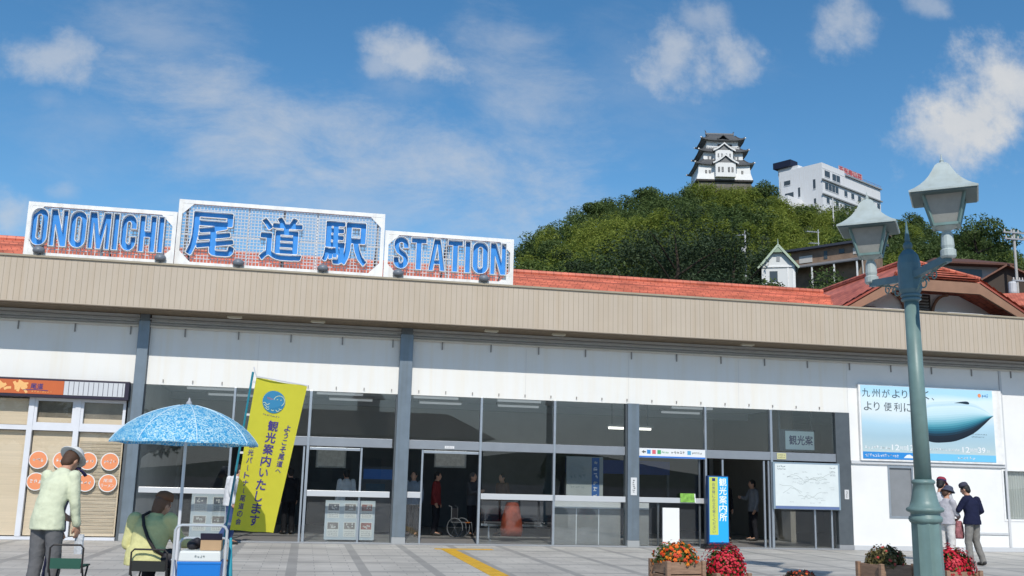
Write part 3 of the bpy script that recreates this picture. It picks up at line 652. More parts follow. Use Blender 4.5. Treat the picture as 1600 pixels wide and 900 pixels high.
# ------------------------------------------------------------------ shop front at the left
SHW = mat('white shop frame', (.66, .67, .70), .45, var=.05)
BLIND = mat('tan roller blind', (.70, .56, .40), .8, var=.10, vscale=2, stretch=(.3, 1, 14))
BLINDD = mat('bamboo blind', (.52, .42, .30), .8, var=.4, vscale=6, stretch=(.3, 1, 9))
SH = thing('closed_shop', 'closed shop front with white frames and tan blinds left of the first column', 'shop front', (-8, D, 0))
b = MB(); b.box(-14, -3.9, D-.02, D+.1, 0, .06); b.build('sill', SHW, SH)
xs = [-13.2, -12.1, -11.0, -9.9, -8.8, -7.7, -6.66, -5.84, -4.90, -3.90]
for i, x in enumerate(xs[:-1]):
    b = MB(); b.box(x-.055, x+.055, D-.03, D+.07, .06, 2.98); b.build('post', SHW, SH)
    x0, x1 = x+.055, xs[i+1]-(.055 if i < len(xs)-2 else .02)
    b = MB(); b.box(x0, x1, D-.02, D+.06, 2.28, 2.38); b.build('rail', SHW, SH)
    g = MB(); g.box(x0, x1, D+.02, D+.03, .06, 2.279); g.box(x0, x1, D+.02, D+.03, 2.381, 2.98); g.build('window', CLEAR, SH)
    b = MB()
    b.box(x0+.01, x1-.01, D+.10, D+.105, .08, 2.27, 0); b.box(x0+.01, x1-.01, D+.10, D+.105, 2.39, 2.95, 1)
    if x > -6: b.box(x0+.03, x1-.03, D+.085, D+.098, 2.40, 2.56, 0)
    b.build('roller_blind', [BLIND, BLIND if x < -6 else mat('drawn back blind', (.20, .17, .13), .8, var=.3, vscale=3)], SH)
    if x > -6:
        f = MB()
        f.box(x0, x0+.06, D-.012, D+.05, 2.381, 2.98); f.box(x1-.06, x1, D-.012, D+.05, 2.381, 2.98); f.box(x0+.06, x1-.06, D-.012, D+.05, 2.381, 2.45); f.box(x0+.06, x1-.06, D-.012, D+.05, 2.91, 2.98)
        f.build('vent_frame', SHW, SH)
b = MB(); b.box(-14, -3.9, D+.01, D+.2, 2.98, 3.0); b.build('lintel', SHW, SH)
b = MB()
for x0, x1 in ((-4.84, -3.95),):
    for i in range(26):
        z = .15+i*.075
        b.box(x0+.03, x1-.01, D+.088, D+.094, z, z+.052)
b.build('slat_blind', BLINDD, SH)
# stickers on the shop window
def sticker(x, z, l, txt, seed):
    o = MB(); R_ = .19
    c = [(R_*math.cos(a*PI/18), R_*math.sin(a*PI/18)) for a in range(36)]
    o.prism([(x+u, z+v) for u, v in c], lambda u, v, d: (u, D+.018-d, v), .005, 0, 0)
    o.prism([(x+u*.9, z+v*.9) for u, v in c], lambda u, v, d: (u, D+.018-d, v), .0065, .0052, 1)
    if txt:
        for k, s_ in enumerate(txt): o.text(s_, (x, D+.010, z+(.055-.11*k if len(txt) > 1 else 0)), min(.28, .095*len(s_)), .075, 0, keep=False, offset=.012)
    else: o.marks((x, D+.010, z), .24, .085, 3+seed % 2, 0, seed=seed)
    t = o.build('round_sticker', [mat('sticker white', (.72, .72, .70), .5), mat('sticker orange', (.76, .27, .12), .5, var=.06)])
    tag(t, l, 'sticker', 'round orange stickers on the shop window')
k = 0
for row, z, names in ((0, 1.655, ('round orange sticker at the left end of the upper row', 'round orange sticker half hidden by the man with the white sunhat', 'round orange sticker of the upper row beside the navy cap', 'round orange sticker at the right end of the upper row')),
                      (1, 1.20, ('round orange sticker at the left end of the lower row', 'round orange sticker of the lower row hidden behind the pale shirt', 'round orange sticker of the lower row beside the sleeve of the man', 'round orange sticker at the right end of the lower row'))):
    for i, x in enumerate((-5.60, -5.12, -4.60, -4.15)):
        sticker(x, z, names[i], ('尾道', 'ラーメン') if (row, i) == (1, 3) else None, k); k += 1
# shop sign box
t = thing('shop_sign', 'long orange shop sign box with yellow brush lettering above the shop front', 'sign', (-6.5, D-.1, 3.16))
b = MB(); b.box(-10.2, -3.86, D-.22, D-.002, 2.97, 3.375); b.build('sign_case', mat('dark sign case', (.028, .022, .04), .4), t, bevel=.01)
b = MB(); b.box(-10.15, -5.19, D-.228, D-.2201, 3.035, 3.33)
b.build('orange_panel', mat('orange sign face', (.52, .12, .035), .45, var=.06), t)
b = MB(); b.box(-5.185, -3.95, D-.228, D-.2201, 3.035, 3.33, 0)
for i in range(12): b.box(-5.09+i*.1-.006, -5.09+i*.1+.006, D-.2295, D-.2282, 3.04, 3.325, 1)
b.build('slatted_panel', [mat('sign pale', (.55, .56, .58), .5), mat('sign groove', (.10, .10, .12), .6)], t)
b = MB(); rg = random.Random(11); yz = lambda u, v: (u, D-.2305, v)
for cx in (-7.05, -6.72, -6.40, -6.08):
    for _ in range(7):
        a = rg.uniform(0, PI); l = rg.uniform(.07, .14); px, pz = cx+rg.uniform(-.1, .1), 3.175+rg.uniform(-.08, .08); w_ = rg.uniform(.018, .03)
        pts = [(px-math.cos(a)*l, pz-math.sin(a)*l*.8), (px+rg.uniform(-.02, .02), pz+rg.uniform(-.02, .02)), (px+math.cos(a)*l, pz+math.sin(a)*l*.8)]
        b.prism(stroke(pts, w_*2)[::-1], lambda u, v, d: (u, D-.2283-d, v), 0, .002+_*.0003)
b.build('brush_lettering', mat('sign yellow', (.80, .45, .17), .5), t)
b = MB(); b.text('尾道', (-5.73, D-.2305, 3.20), .25, .12, 0, offset=.02); b.prism(stroke([(-6.0, 3.11), (-5.75, 3.125), (-5.5, 3.11)], .014)[::-1], lambda u, v, d: (u, D-.2305-d, v), 0, .0005)
b.build('lettering', INK, t)
b = MB(); b.marks((-5.62, D-.2305, 3.085), .42, .03, 8, 0, seed=4); b.build('small_lettering', mat('sign yellow', (.80, .45, .17), .5), t)

# ------------------------------------------------------------------ billboard with the train
BX0, BX1, BZ0, BZ1 = 13.60, 17.52, 2.20, 4.10
t = thing('billboard', 'wide pale blue billboard with a train nose on the white wall behind the lamp post', 'billboard', (15.5, D, 2.2))
b = MB(); b.box(BX0, BX1+.15, D-.09, D-.003, BZ0-.02, BZ1+.0); b.build('board', FRAMEW, t, bevel=.006)
def print_grad(name, stops):
    m = bpy.data.materials.new(name); m.use_nodes = True; q = m.node_tree; bs = q.nodes['Principled BSDF']; c = q.nodes.new('ShaderNodeTexCoord'); s = q.nodes.new('ShaderNodeSeparateXYZ')
    q.links.new(c.outputs['Generated'], s.inputs[0]); n = q.nodes.new('ShaderNodeTexNoise'); n.inputs['Scale'].default_value = 2.5; n.inputs['Detail'].default_value = 3; q.links.new(c.outputs['Generated'], n.inputs['Vector'])
    a = q.nodes.new('ShaderNodeMath'); a.operation = 'MULTIPLY_ADD'; a.inputs[1].default_value = .16; q.links.new(n.outputs[0], a.inputs[0]); q.links.new(s.outputs[2], a.inputs[2])
    r = q.nodes.new('ShaderNodeValToRGB'); e = r.color_ramp.elements; e[0].position = stops[0][0]; e[0].color = (*stops[0][1], 1); e[1].position = stops[-1][0]; e[1].color = (*stops[-1][1], 1)
    for p, cl in stops[1:-1]: k = e.new(p); k.color = (*cl, 1)
    q.links.new(a.outputs[0], r.inputs[0]); q.links.new(r.outputs[0], bs.inputs['Base Color']); bs.inputs['Roughness'].default_value = .35; return m
PX1 = 17.40
b = MB(); b.box(BX0+.05, PX1, D-.098, D-.091, BZ0+.03, BZ1-.03)
b.build('poster', print_grad('printed sky gradient', [(.10, (.52, .62, .60)), (.25, (.42, .54, .57)), (.40, (.36, .52, .60)), (.56, (.42, .61, .71)), (.70, (.66, .74, .75)), (.92, (.64, .77, .82)), (1.08, (.40, .66, .82))]), t)
def UV(u, v): return (BX0+.05+u*(PX1-BX0-.05), BZ0+.03+v*(BZ1-BZ0-.06))
def curve(pts, n):                                      # smooth curve through points
    o = []; m_ = len(pts)-1
    for k in range(n+1):
        f = k/n*m_; i = min(int(f), m_-1); q = f-i; P = [Vector((*pts[min(max(i+j, 0), m_)], 0)) for j in (-1, 0, 1, 2)]
        o.append(.5*((2*P[1])+(P[2]-P[0])*q+(2*P[0]-5*P[1]+4*P[2]-P[3])*q*q+(3*P[1]-P[0]-3*P[2]+P[3])*q**3))
    return [(p.x, p.y) for p in o]
bot = curve([(.445, .50), (.475, .30), (.525, .25), (.62, .255), (.70, .28), (.79, .345), (.86, .42), (.93, .53), (.97, .60), (1.0, .645)], 36)
top = curve([(.445, .52), (.475, .74), (.525, .80), (.62, .82), (.70, .832), (.79, .825), (.86, .80), (.93, .735), (.97, .68), (1.0, .652)], 36)
ramp = [(0, (.006, .010, .018)), (.17, (.010, .018, .03)), (.24, (.012, .07, .12)), (.34, (.03, .19, .26)), (.44, (.11, .36, .44)), (.54, (.28, .52, .60)), (.68, (.50, .68, .74)), (.86, (.60, .75, .80)), (.93, (.46, .64, .72)), (1, (.62, .76, .81))]
def rc(s):
    for (a, ca), (c_, cb) in zip(ramp, ramp[1:]):
        if s <= c_: f = (s-a)/(c_-a); return tuple(x+(y-x)*f for x, y in zip(ca, cb))
NS = 18; b = MB()
for j in range(NS):
    s0, s1 = j/NS, (j+1)/NS
    for i in range(36):
        q = []
        for (ii, ss) in ((i, s0), (i+1, s0), (i+1, s1), (i, s1)):
            x = bot[ii][0]+(top[ii][0]-bot[ii][0])*ss; y = bot[ii][1]+(top[ii][1]-bot[ii][1])*ss; u, v = UV(x, y); q.append((u, D-.0995, v))
        b.add(q, [(0, 1, 2, 3)], j)
b.build('train_picture', [mat('print tone %d' % j, rc((j+.5)/NS), .35) for j in range(NS)], t)
b = MB()
b.prism([(*UV(*p),) for p in curve([(.70, .805), (.75, .805), (.81, .795), (.815, .82), (.795, .835), (.75, .825), (.70, .805)], 30)[:-1]], lambda u, v, d: (u, D-.1005-d, v), 0, .0004)
b.build('cab_window', mat('print dark glass', (.012, .03, .05), .35), t)
b = MB()
for (u0, u1, v0, v1, mi) in ((0, .385, .0, .095, 0), (.385, 1, 0, .095, 1)):
    (x0, z0), (x1, z1) = UV(u0, v0), UV(u1, v1); b.box(x0, x1, D-.1, D-.0982, z0, z1, mi)
b.build('blue_strip', [mat('print blue', (.03, .24, .60), .4), mat('print light blue', (.16, .50, .74), .4)], t)
b = MB(); yB = D-.1008
def T(s_, u0, u1, v0, v1, mi=0, off=0.0): (x0, z0), (x1, z1) = UV(u0, v0), UV(u1, v1); b.text(s_, ((x0+x1)/2, yB, (z0+z1)/2), x1-x0, z1-z0, mi, offset=off)
for i, ch in enumerate('九州がより近く、'): T(ch, .01+i*.0745, .01+i*.0745+(.058 if ch not in 'り、' else (.04 if ch == 'り' else .018)), .84 if ch != '、' else .83, .955 if ch != '、' else .865)
for i, ch in enumerate('より便利に'): T(ch, .02+i*.0745, .02+i*.0745+(.058 if ch != 'り' else .042), .655, .775)
T('12', .215, .27, .125, .20, 1, .02); T('時間', .275, .325, .13, .185, 1, .01); T('12', .33, .375, .125, .20, 1, .02); T('分', .38, .40, .13, .17, 1, .01)
T('12', .745, .80, .125, .20, 1, .02); T('時間', .805, .86, .13, .185, 1, .01); T('39', .865, .92, .125, .20, 1, .02); T('分', .93, .955, .13, .17, 1, .01)
b.build('lettering', [mat('print grey ink', (.045, .06, .075), .5), mat('print white', (.75, .77, .78), .5)], t)
IK = [mat('print grey ink', (.045, .06, .075), .5), mat('print white', (.75, .77, .78), .5), mat('sticker orange', (.72, .205, .075), .5), mat('print blue', (.03, .24, .60), .4)]
for (u, v, w_, h_, n_, mi, sd_) in ((.11, .155, .19, .045, 9, 1, 1), (.60, .155, .25, .035, 11, 1, 2), (.14, .047, .25, .04, 14, 1, 5), (.77, .047, .14, .035, 6, 1, 6), (.88, .38, .12, .015, 10, 0, 8), (.87, .345, .10, .015, 8, 0, 9)):
    b = MB(); x, z = UV(u, v); b.marks((x, yB, z), w_*(PX1-BX0), h_*(BZ1-BZ0), n_, 0, seed=sd_); b.build('small_print', IK[mi], t)
x, z = UV(.90, .925); b = MB(); b.prism([(x+.05*math.cos(a*PI/6), z+.05*math.sin(a*PI/6)) for a in range(12)], lambda u, v, d: (u, yB-d, v), .0, .0004); b.build('orange_emblem', IK[2], t)
x, z = UV(.945, .92); b = MB(); b.marks((x, yB, z), .2, .11, 3, 0, seed=3); b.build('blue_emblem', IK[3], t)
x, z = UV(.34, .047); b = MB(); b.prism([(x-.16, z-.045), (x+.16, z-.045), (x+.10, z+.0), (x+.02, z+.045), (x-.06, z+.035)], lambda u, v, d: (u, yB-d, v), .0, .0004); b.build('train_emblem', IK[1], t)

# ------------------------------------------------------------------ signs on the glazed front
t = thing('map_board', 'white area map board in a blue grey frame on the glazing at the right', 'map board', (12.1, D-.08, 1))
b = MB(); b.box(11.20, 12.98, D-.13, D-.055, .95, 2.08); b.build('frame', mat('map frame', (.28, .36, .42), .4, .3), t, bevel=.008)
b = MB(); b.box(11.25, 12.93, D-.135, D-.131, 1.03, 2.04); b.build('map_sheet', mat('map paper', (.66, .71, .70), .4, var=.06, vscale=3), t)
b = MB(); b.box(11.25, 12.93, D-.136, D-.131, .965, 1.022); b.build('blue_edge', mat('map blue edge', (.12, .17, .34), .4), t)
b = MB(); rg = random.Random(5)
for _ in range(9):
    x, z = rg.uniform(11.35, 12.4), rg.uniform(1.12, 1.75); pts = [(x, z)]
    for k in range(5): x += rg.uniform(.05, .16); z += rg.uniform(-.08, .08); pts.append((min(x, 12.88), max(1.08, min(1.9, z))))
    b.prism(stroke(pts, .008)[::-1], lambda u, v, d: (u, D-.1355-d, v), 0, .0004+_*.00005)
b.build('map_lines', mat('map lines', (.38, .42, .40), .5), t)
b = MB()
for _ in range(36): b.marks((rg.uniform(11.4, 12.8), D-.1365, rg.uniform(1.1, 1.85)), rg.uniform(.06, .16), .022, 4, 0, seed=_)
b.build('map_names', mat('map text', (.25, .29, .30), .5), t); b = MB()
for k, z in enumerate((1.97, 1.91)): b.marks((11.42, D-.1365, z), .22, .04, 5, 0, seed=70+k)
b.build('map_title', mat('map title', (.05, .07, .09), .5), t); b = MB()
for k in range(3): b.marks((12.78, D-.1365, 1.96-.09*k), .16, .03, 4, 0, seed=80+k)
b.build('map_legend', mat('map title', (.05, .07, .09), .5), t)
def plate(name, x0, x1, z0, z1, y, col, label, cat, ink=None, vertical=False, seed=1, extra=None):
    t = thing(name, label, cat, ((x0+x1)/2, y, z0)); b = MB(); b.box(x0, x1, y-.012, y-.001, z0, z1); b.build('plate', mat(label[:24], col, .45, var=.04), t)
    b = MB()
    if vertical: b.marks(((x0+x1)/2, y-.0135, (z0+z1)/2), (z1-z0)*.75, (x1-x0)*.45, 7, 0, U=(0, 0, -1), V=(1, 0, 0), seed=seed)
    else:
        for k in range(2): b.marks(((x0+x1)/2, y-.0135, z0+(z1-z0)*(.68-.36*k)), (x1-x0)*.75, (z1-z0)*.2, 5, 0, seed=seed+k)
    b.build('lettering', ink or mat('plate ink', (.05, .05, .06), .5), t); return t
plate('notice_plate', 7.565, 7.715, 1.20, 1.61, D-.141, (.62, .63, .63), 'narrow white notice plate on the third column', 'notice', vertical=True)
plate('notice_plate', 13.13, 13.245, 1.22, 1.45, D-.051, (.60, .60, .60), 'small white notice plate on the dark end panel', 'notice', vertical=True, seed=5)
plate('yellow_notice', 11.36, 11.60, 2.15, 2.30, D-.031, (.55, .53, .28), 'pale yellow notice on the header bar above the map board', 'notice', seed=9)
plate('white_notice', 3.12, 3.34, 2.155, 2.215, D-.031, (.7, .7, .7), 'small white notice on the header bar above the open middle door', 'notice', seed=12)
t = thing('green_notice', 'bright green notice propped on the push bar right of the third column', 'notice', (9.0, D-.08, 1.06))
b = MB(); b.obox((9.0, D-.09, 1.165), (.36, .012, .21), RX(-.15)); b.build('card', mat('green print', (.20, .42, .06), .45, var=.5, vscale=14), t)
b = MB(); b.obox((9.17, D-.085, 1.16), (.07, .013, .21), RX(-.15)); b.build('white_edge', mat('print white', (.75, .77, .78), .5), t)
t = thing('direction_sign', 'long white direction sign with coloured icons and a blue stripe right of the third column', 'sign', (8.6, D-.1, 2.1))
b = MB(); b.box(7.79, 9.46, D-.10, D-.035, 2.09, 2.31, 0); b.box(7.79, 9.46, D-.1005, D-.0995, 2.092, 2.13, 1); b.build('panel', [mat('sign white', (.72, .73, .73), .4), mat('stripe blue', (.03, .16, .55), .4)], t)
xz_ = lambda u, v, d: (u, D-.1015-d, v); IC = [mat('icon grey', (.08, .09, .10), .5), mat('icon blue', (.03, .22, .55), .5), mat('icon pink', (.65, .12, .15), .5), mat('icon green', (.06, .35, .14), .5), mat('icon sky', (.10, .35, .55), .5)]
b = MB(); b.prism([(7.85, 2.225), (7.91, 2.265), (7.91, 2.24), (7.96, 2.24), (7.96, 2.21), (7.91, 2.21), (7.91, 2.185)][::-1], xz_, 0, .0006, 0); b.build('arrow', IC[0], t)
for i, x in enumerate((8.03, 8.16, 8.29, 9.05)): b = MB(); b.box(x-.045, x+.045, D-.102, D-.1006, 2.18, 2.275); b.build('icon', IC[1+i], t)
for i, (x, w_) in enumerate(((8.44, .18), (8.77, .36), (9.25, .26))): b = MB(); b.marks((x, D-.1022, 2.225), w_, .06, 5, 0, seed=20+i); b.build('lettering', IC[0 if i else 3], t)

# light box sign inside at the right, shining pale blue
t = thing('hanging_light_box', 'lit pale blue sign hanging inside the upper window at the right', 'sign', (14.1, D+2.95, 2.45))
def lightbox():
    b = MB(); b.box(12.55, 12.98, D+2.44, D+2.54, 2.42, 3.0)
    return b
b = MB(); b.box(11.95, 12.95, D+1.02, D+1.14, 2.40, 2.95); b.build('case', STEELD, t)
b = MB(); b.box(12.12, 12.92, D+1.01, D+1.019, 2.44, 2.91); b.build('lit_face', mat('lit pale face', (.25, .36, .40), .5, emit=((.45, .62, .68), .28)), t)
b = MB(); b.text('観光案', (12.55, D+1.005, 2.68), .66, .24, 0, offset=.02); b.build('lettering', INK, t)
b = MB(); b.box(11.95, 12.0, D+1.05, D+1.1, 2.952, 3.619); b.box(12.85, 12.9, D+1.05, D+1.1, 2.952, 3.619); b.build('hanger', STEELD, t)

# ------------------------------------------------------------------ free-standing signs and boards
t = thing('blue_sign_stand', 'tall narrow blue and yellow sign on a black base before the right doorway', 'sign', (9.66, 23.0, 0))
b = MB(); b.box(9.30, 9.97, 22.8, 23.2, 0, .07, 0); b.box(9.36, 9.91, 22.86, 23.14, .07, .12, 0); b.build('base', BLACKP, t, bevel=.01)
b = MB(); b.box(9.40, 9.92, 22.93, 23.07, .12, 1.70); b.build('case', mat('dark blue case', (.015, .05, .16), .4), t, bevel=.008)
b = MB(); b.box(9.425, 9.90, 22.922, 22.929, .16, 1.675, 0); b.box(9.43, 9.645, 22.919, 22.9215, .33, 1.67, 1)
b.build('face', [mat('cyan sign face', (.02, .36, .78), .35, emit=((.02, .36, .80), .12)), mat('lime sign panel', (.52, .58, .10), .4)], t)
b = MB(); b.column_text('観光案内所', (9.772, 22.9205, 1.655), .20, .203, 0, offset=.02)
b.build('lettering', mat('bright white print', (.85, .86, .86), .4), t)
b = MB(); b.box(9.50, 9.58, 22.9165, 22.9185, 1.575, 1.645, 0); b.column_text('お気軽にお立ち寄りください', (9.54, 22.918, 1.55), .085, .092, 0, offset=.01)
b.build('small_lettering', INK, t)
t = thing('white_panel_stand', 'plain white panel standing by the glass right of the third column', 'panel', (8.47, 22.95, 0))
b = MB(); b.box(8.27, 8.68, 22.93, 22.98, .05, .93); b.build('panel', WHITE2, t, bevel=.004)
b = MB()
b.box(8.25, 8.70, 22.85, 23.05, 0, .045); b.build('foot', STEELD, t)
def pic_board(x0, x1, z1, label, cols, seed):
    t = thing('poster_board', label, 'poster board', ((x0+x1)/2, D+.35, 0.02), group='poster boards behind the door glass')
    b = MB(); b.box(x0, x1, D+.33, D+.37, .06, z1); b.build('board', mat('board pale', (.42, .47, .50), .5, var=.04), t)
    for sx in (x0+.06, x1-.06): b = MB(); b.box(sx-.02, sx+.02, D+.2, D+.5, .02, .058); b.build('foot', STEELD, t)
    rg = random.Random(seed); n = len(cols[0]); pw = (x1-x0)/n
    for r, row in enumerate(cols):
        for i, c in enumerate(row):
            cx, cz = x0+(i+.5)*pw, z1-.23-.41*r; b = MB(); w_ = pw*.36
            b.box(cx-w_, cx+w_, D+.322, D+.3295, cz-.165, cz+.165, 0)
            b.box(cx-w_*.88, cx+w_*.88, D+.3205, D+.3215, cz+.005, cz+.15, 1)
            for _ in range(5): x = cx+rg.uniform(-.6, .45)*w_; z = cz+rg.uniform(.02, .10); b.box(x, x+rg.uniform(.1, .4)*w_, D+.3195, D+.3202, z, z+rg.uniform(.015, .045), 2)
            for k in range(3): b.marks((cx, D+.3205, cz-.045-.04*k), w_*1.6, .024, 6, 3, seed=seed+k+7*i)
            b.build('poster', [mat('poster paper', (.55, .55, .52), .5), mat('poster pic %d' % c, ((.12, .13, .15), (.22, .20, .19), (.28, .12, .11))[c], .5, var=.4, vscale=12), mat('poster pale', (.45, .45, .42), .5), mat('poster ink', (.12, .12, .14) if c < 2 else (.4, .1, .1), .5)], t)
pic_board(.50, 1.62, .93, 'pale poster board with six small posters behind the glass right of the banner', [[0, 1, 2], [1, 1, 2]], 3)
pic_board(-2.42, -1.62, 1.02, 'pale poster board with four small posters behind the glass under the parasol', [[0, 0], [1, 1]], 8)
# things inside the hall that show through the glass
t = thing('info_board', 'pale display board with a blue stripe standing in the hall left of the third column', 'display board', (7.2, D+2, 0))
b = MB(); b.box(6.55, 7.52, D+2, D+2.06, .1, 2.12, 0); b.box(7.22, 7.42, D+1.993, D+1.999, .4, 2.1, 1); b.build('board', [mat('board pale grey', (.36, .38, .37), .6, var=.08), mat('board blue', (.03, .12, .36), .5)], t)
b = MB()
for k in range(8): b.marks((7.32, D+1.99, 1.98-k*.17), .14, .12, 1, 0, seed=k)
b.build('lettering', mat('print white', (.75, .77, .78), .5), t); b = MB(); b.marks((6.85, D+1.998, 1.62), .45, .10, 4, 0, seed=40); b.marks((6.85, D+1.998, 1.35), .4, .06, 6, 0, seed=41); b.build('notice_text', mat('map text', (.25, .29, .30), .5), t)
for x in (6.6, 7.45): b = MB(); b.box(x-.04, x+.04, D+1.85, D+2.2, .02, .098); b.build('foot', STEELD, t)
for (x, z, w_, l) in ((.75, 2.1, .9, 'white framed timetable on the hall wall right of the yellow banner'), (-1.4, 2.25, .5, 'small yellow poster on the hall wall under the parasol rim'), (4.4, 2.2, 1.0, 'pale poster on the hall wall seen through the middle door')):
    q = thing('wall_poster', l, 'poster', (x, D+8.05, z-.4)); b = MB(); b.box(x-w_/2, x+w_/2, D+8.10, D+8.13, z-.38, z+.38); b.build('frame', FRAMEW, q)
    b = MB(); b.box(x-w_*.45, x+w_*.45, D+8.092, D+8.0995, z-.33, z+.33); b.build('sheet', mat('poster with added glow', (.6, .62, .6), .5, var=.3, vscale=8, emit=((.6, .6, .56), .10)) if w_ > .6 else mat('yellow poster', (.5, .4, .05), .5, var=.4, vscale=8), q)  # the larger paper sheets get a faint glow of their own to look bright
t = thing('ticket_counter', 'dark ticket counter with a blue fascia at the back of the hall', 'counter', (9.5, D+6, 0))
b = MB(); b.box(7.6, 10.8, D+6, D+6.8, .02, 1.05); b.build('counter', mat('counter front', (.07, .075, .09), .5), t); b = MB(); b.box(7.6, 10.8, D+6.0, D+6.2, 1.75, 2.15); b.build('blue_fascia', mat('counter blue', (.02, .06, .28), .5), t)
for x in (7.65, 10.75): b = MB(); b.box(x-.04, x+.04, D+6.02, D+6.1, 1.05, 1.75); b.build('post', STEELD, t)
t = thing('ticket_machine', 'dark ticket machine with a blue screen in the hall left of the second column', 'ticket machine', (1.9, D+4, 0))
b = MB(); b.box(1.45, 2.4, D+4, D+4.7, .02, 1.75); b.build('cabinet', mat('machine dark', (.06, .065, .075), .4), t, bevel=.01); b = MB(); b.box(1.52, 2.33, D+3.99, D+3.999, 1.42, 1.68); b.build('sign_strip', mat('machine blue', (.04, .14, .42), .4), t)
b = MB(); b.box(1.6, 2.1, D+3.99, D+3.999, .95, 1.3); b.build('screen', mat('machine screen', (.05, .09, .13), .2), t)
STRIPS = [(8.3, D+2.2, 'bright strip light hanging low right of the third column')]
for r, (y, nm) in enumerate(((D+2.6, 'front'), (D+4.4, 'back'))):
    for x, l in ((-2.4, 'above the parasol'), (.75, 'above the poster board right of the banner'), (3.2, 'right of the second column'), (5.4, 'above the dark seats'), (10.2, 'above the blue and yellow sign stand')): STRIPS.append((x+.35*r, y, 'strip light in the %s ceiling row %s' % (nm, l)))
for i, (x, y, l) in enumerate(STRIPS):
    q = thing('strip_light', l, 'ceiling light', (x, y, 3.0), group='strip lights in the hall'); lit = i == 0; z = 2.92 if lit else 3.55
    b = MB(); b.box(x-.62, x+.62, y-.10, y+.10, z, z+.06); b.build('housing', mat('lamp housing', (.4, .4, .4), .5), q)
    b = MB(); b.tube([(x-.58, y, z-.025), (x+.58, y, z-.025)], .035, 8); b.build('tube', mat('lit tube', (.9, .9, .85), .4, emit=((1, .96, .86), 2.0)) if lit else mat('dim tube', (.6, .63, .65), .4, emit=((.9, .95, 1), .22)), q)
    if lit: b = MB(); b.box(x-.5, x-.48, y-.01, y+.01, z+.06, 3.619); b.box(x+.48, x+.5, y-.01, y+.01, z+.06, 3.619); b.build('hanger', STEELD, q)
# bench with a draped orange coat, and a wheelchair
t = thing('waiting_bench', 'row of dark seats with chrome legs inside the open middle door', 'bench', (4.9, D+1.6, 0))
for i in range(4):
    x = 4.55+i*.5; b = MB(); b.obox((x, D+1.6, .45), (.45, .45, .05)); b.obox((x, D+1.82, .72), (.45, .05, .5), RX(-.15)); b.build('seat', mat('dark seat', (.03, .03, .035), .5), t, bevel=.015)
b = MB(); b.box(4.3, 6.3, D+1.57, D+1.63, .37, .42); b.build('beam', ALU, t)
for x in (4.5, 6.1): b = MB(); b.tube([(x, D+1.6, .37), (x, D+1.6, .08), (x, D+1.35, .03)], .025, 8); b.tube([(x, D+1.6, .08), (x, D+1.85, .03)], .025, 8); b.build('leg', ALU, t)
b = MB(); b.loft([[(5.0+rx*math.cos(a*PI/8)*1+.02*math.sin(3*a), D+1.25+ry*math.sin(a*PI/8), z) for a in range(16)] for z, rx, ry in ((.14, .24, .12), (.30, .27, .15), (.6, .22, .14), (.85, .16, .11), (.95, .13, .07))])
tag(b.build('orange_bag', mat('orange red cloth', (.26, .045, .018), .8, var=.5, vscale=6), smooth=True), 'orange red travel bag standing at the dark seats inside the door', 'bag')
t = thing('wheelchair', 'folded wheelchair with orange seat edge just inside the open middle door', 'wheelchair', (3.88, D+2.5, .02), math.radians(50)); t.scale = (.85,)*3
for s in (-.2, .2):
    b = MB(); b.tube([(s, 0+.27*math.cos(a*PI/12), .30+.27*math.sin(a*PI/12)) for a in range(24)], .014, 6, closed=True)
    for a in range(6): b.tube([(s, 0, .30), (s, 0+.26*math.cos(a*PI/3), .30+.26*math.sin(a*PI/3))], .004, 4)
    b.build('wheel', mat('dull chrome', (.13, .135, .14), .5), t, world=False)
    b = MB(); b.tube([(s*.85, .25, .92), (s*.85, .15, .9), (s*.85, .15, .45), (s*.85, -.35, .45), (s*.85, -.4, .12)], .014, 6); b.build('side_frame', mat('dull chrome', (.13, .135, .14), .5), t, world=False)
b = MB(); b.box(-.16, .16, -.3, .13, .44, .47, 0); b.box(-.15, .15, -.31, -.30, .44, .47, 1); b.box(-.15, .15, .135, .16, .5, .85, 0); b.build('seat', [mat('dark seat', (.03, .03, .035), .5), mat('orange trim', (.5, .16, .03), .5)], t, world=False)

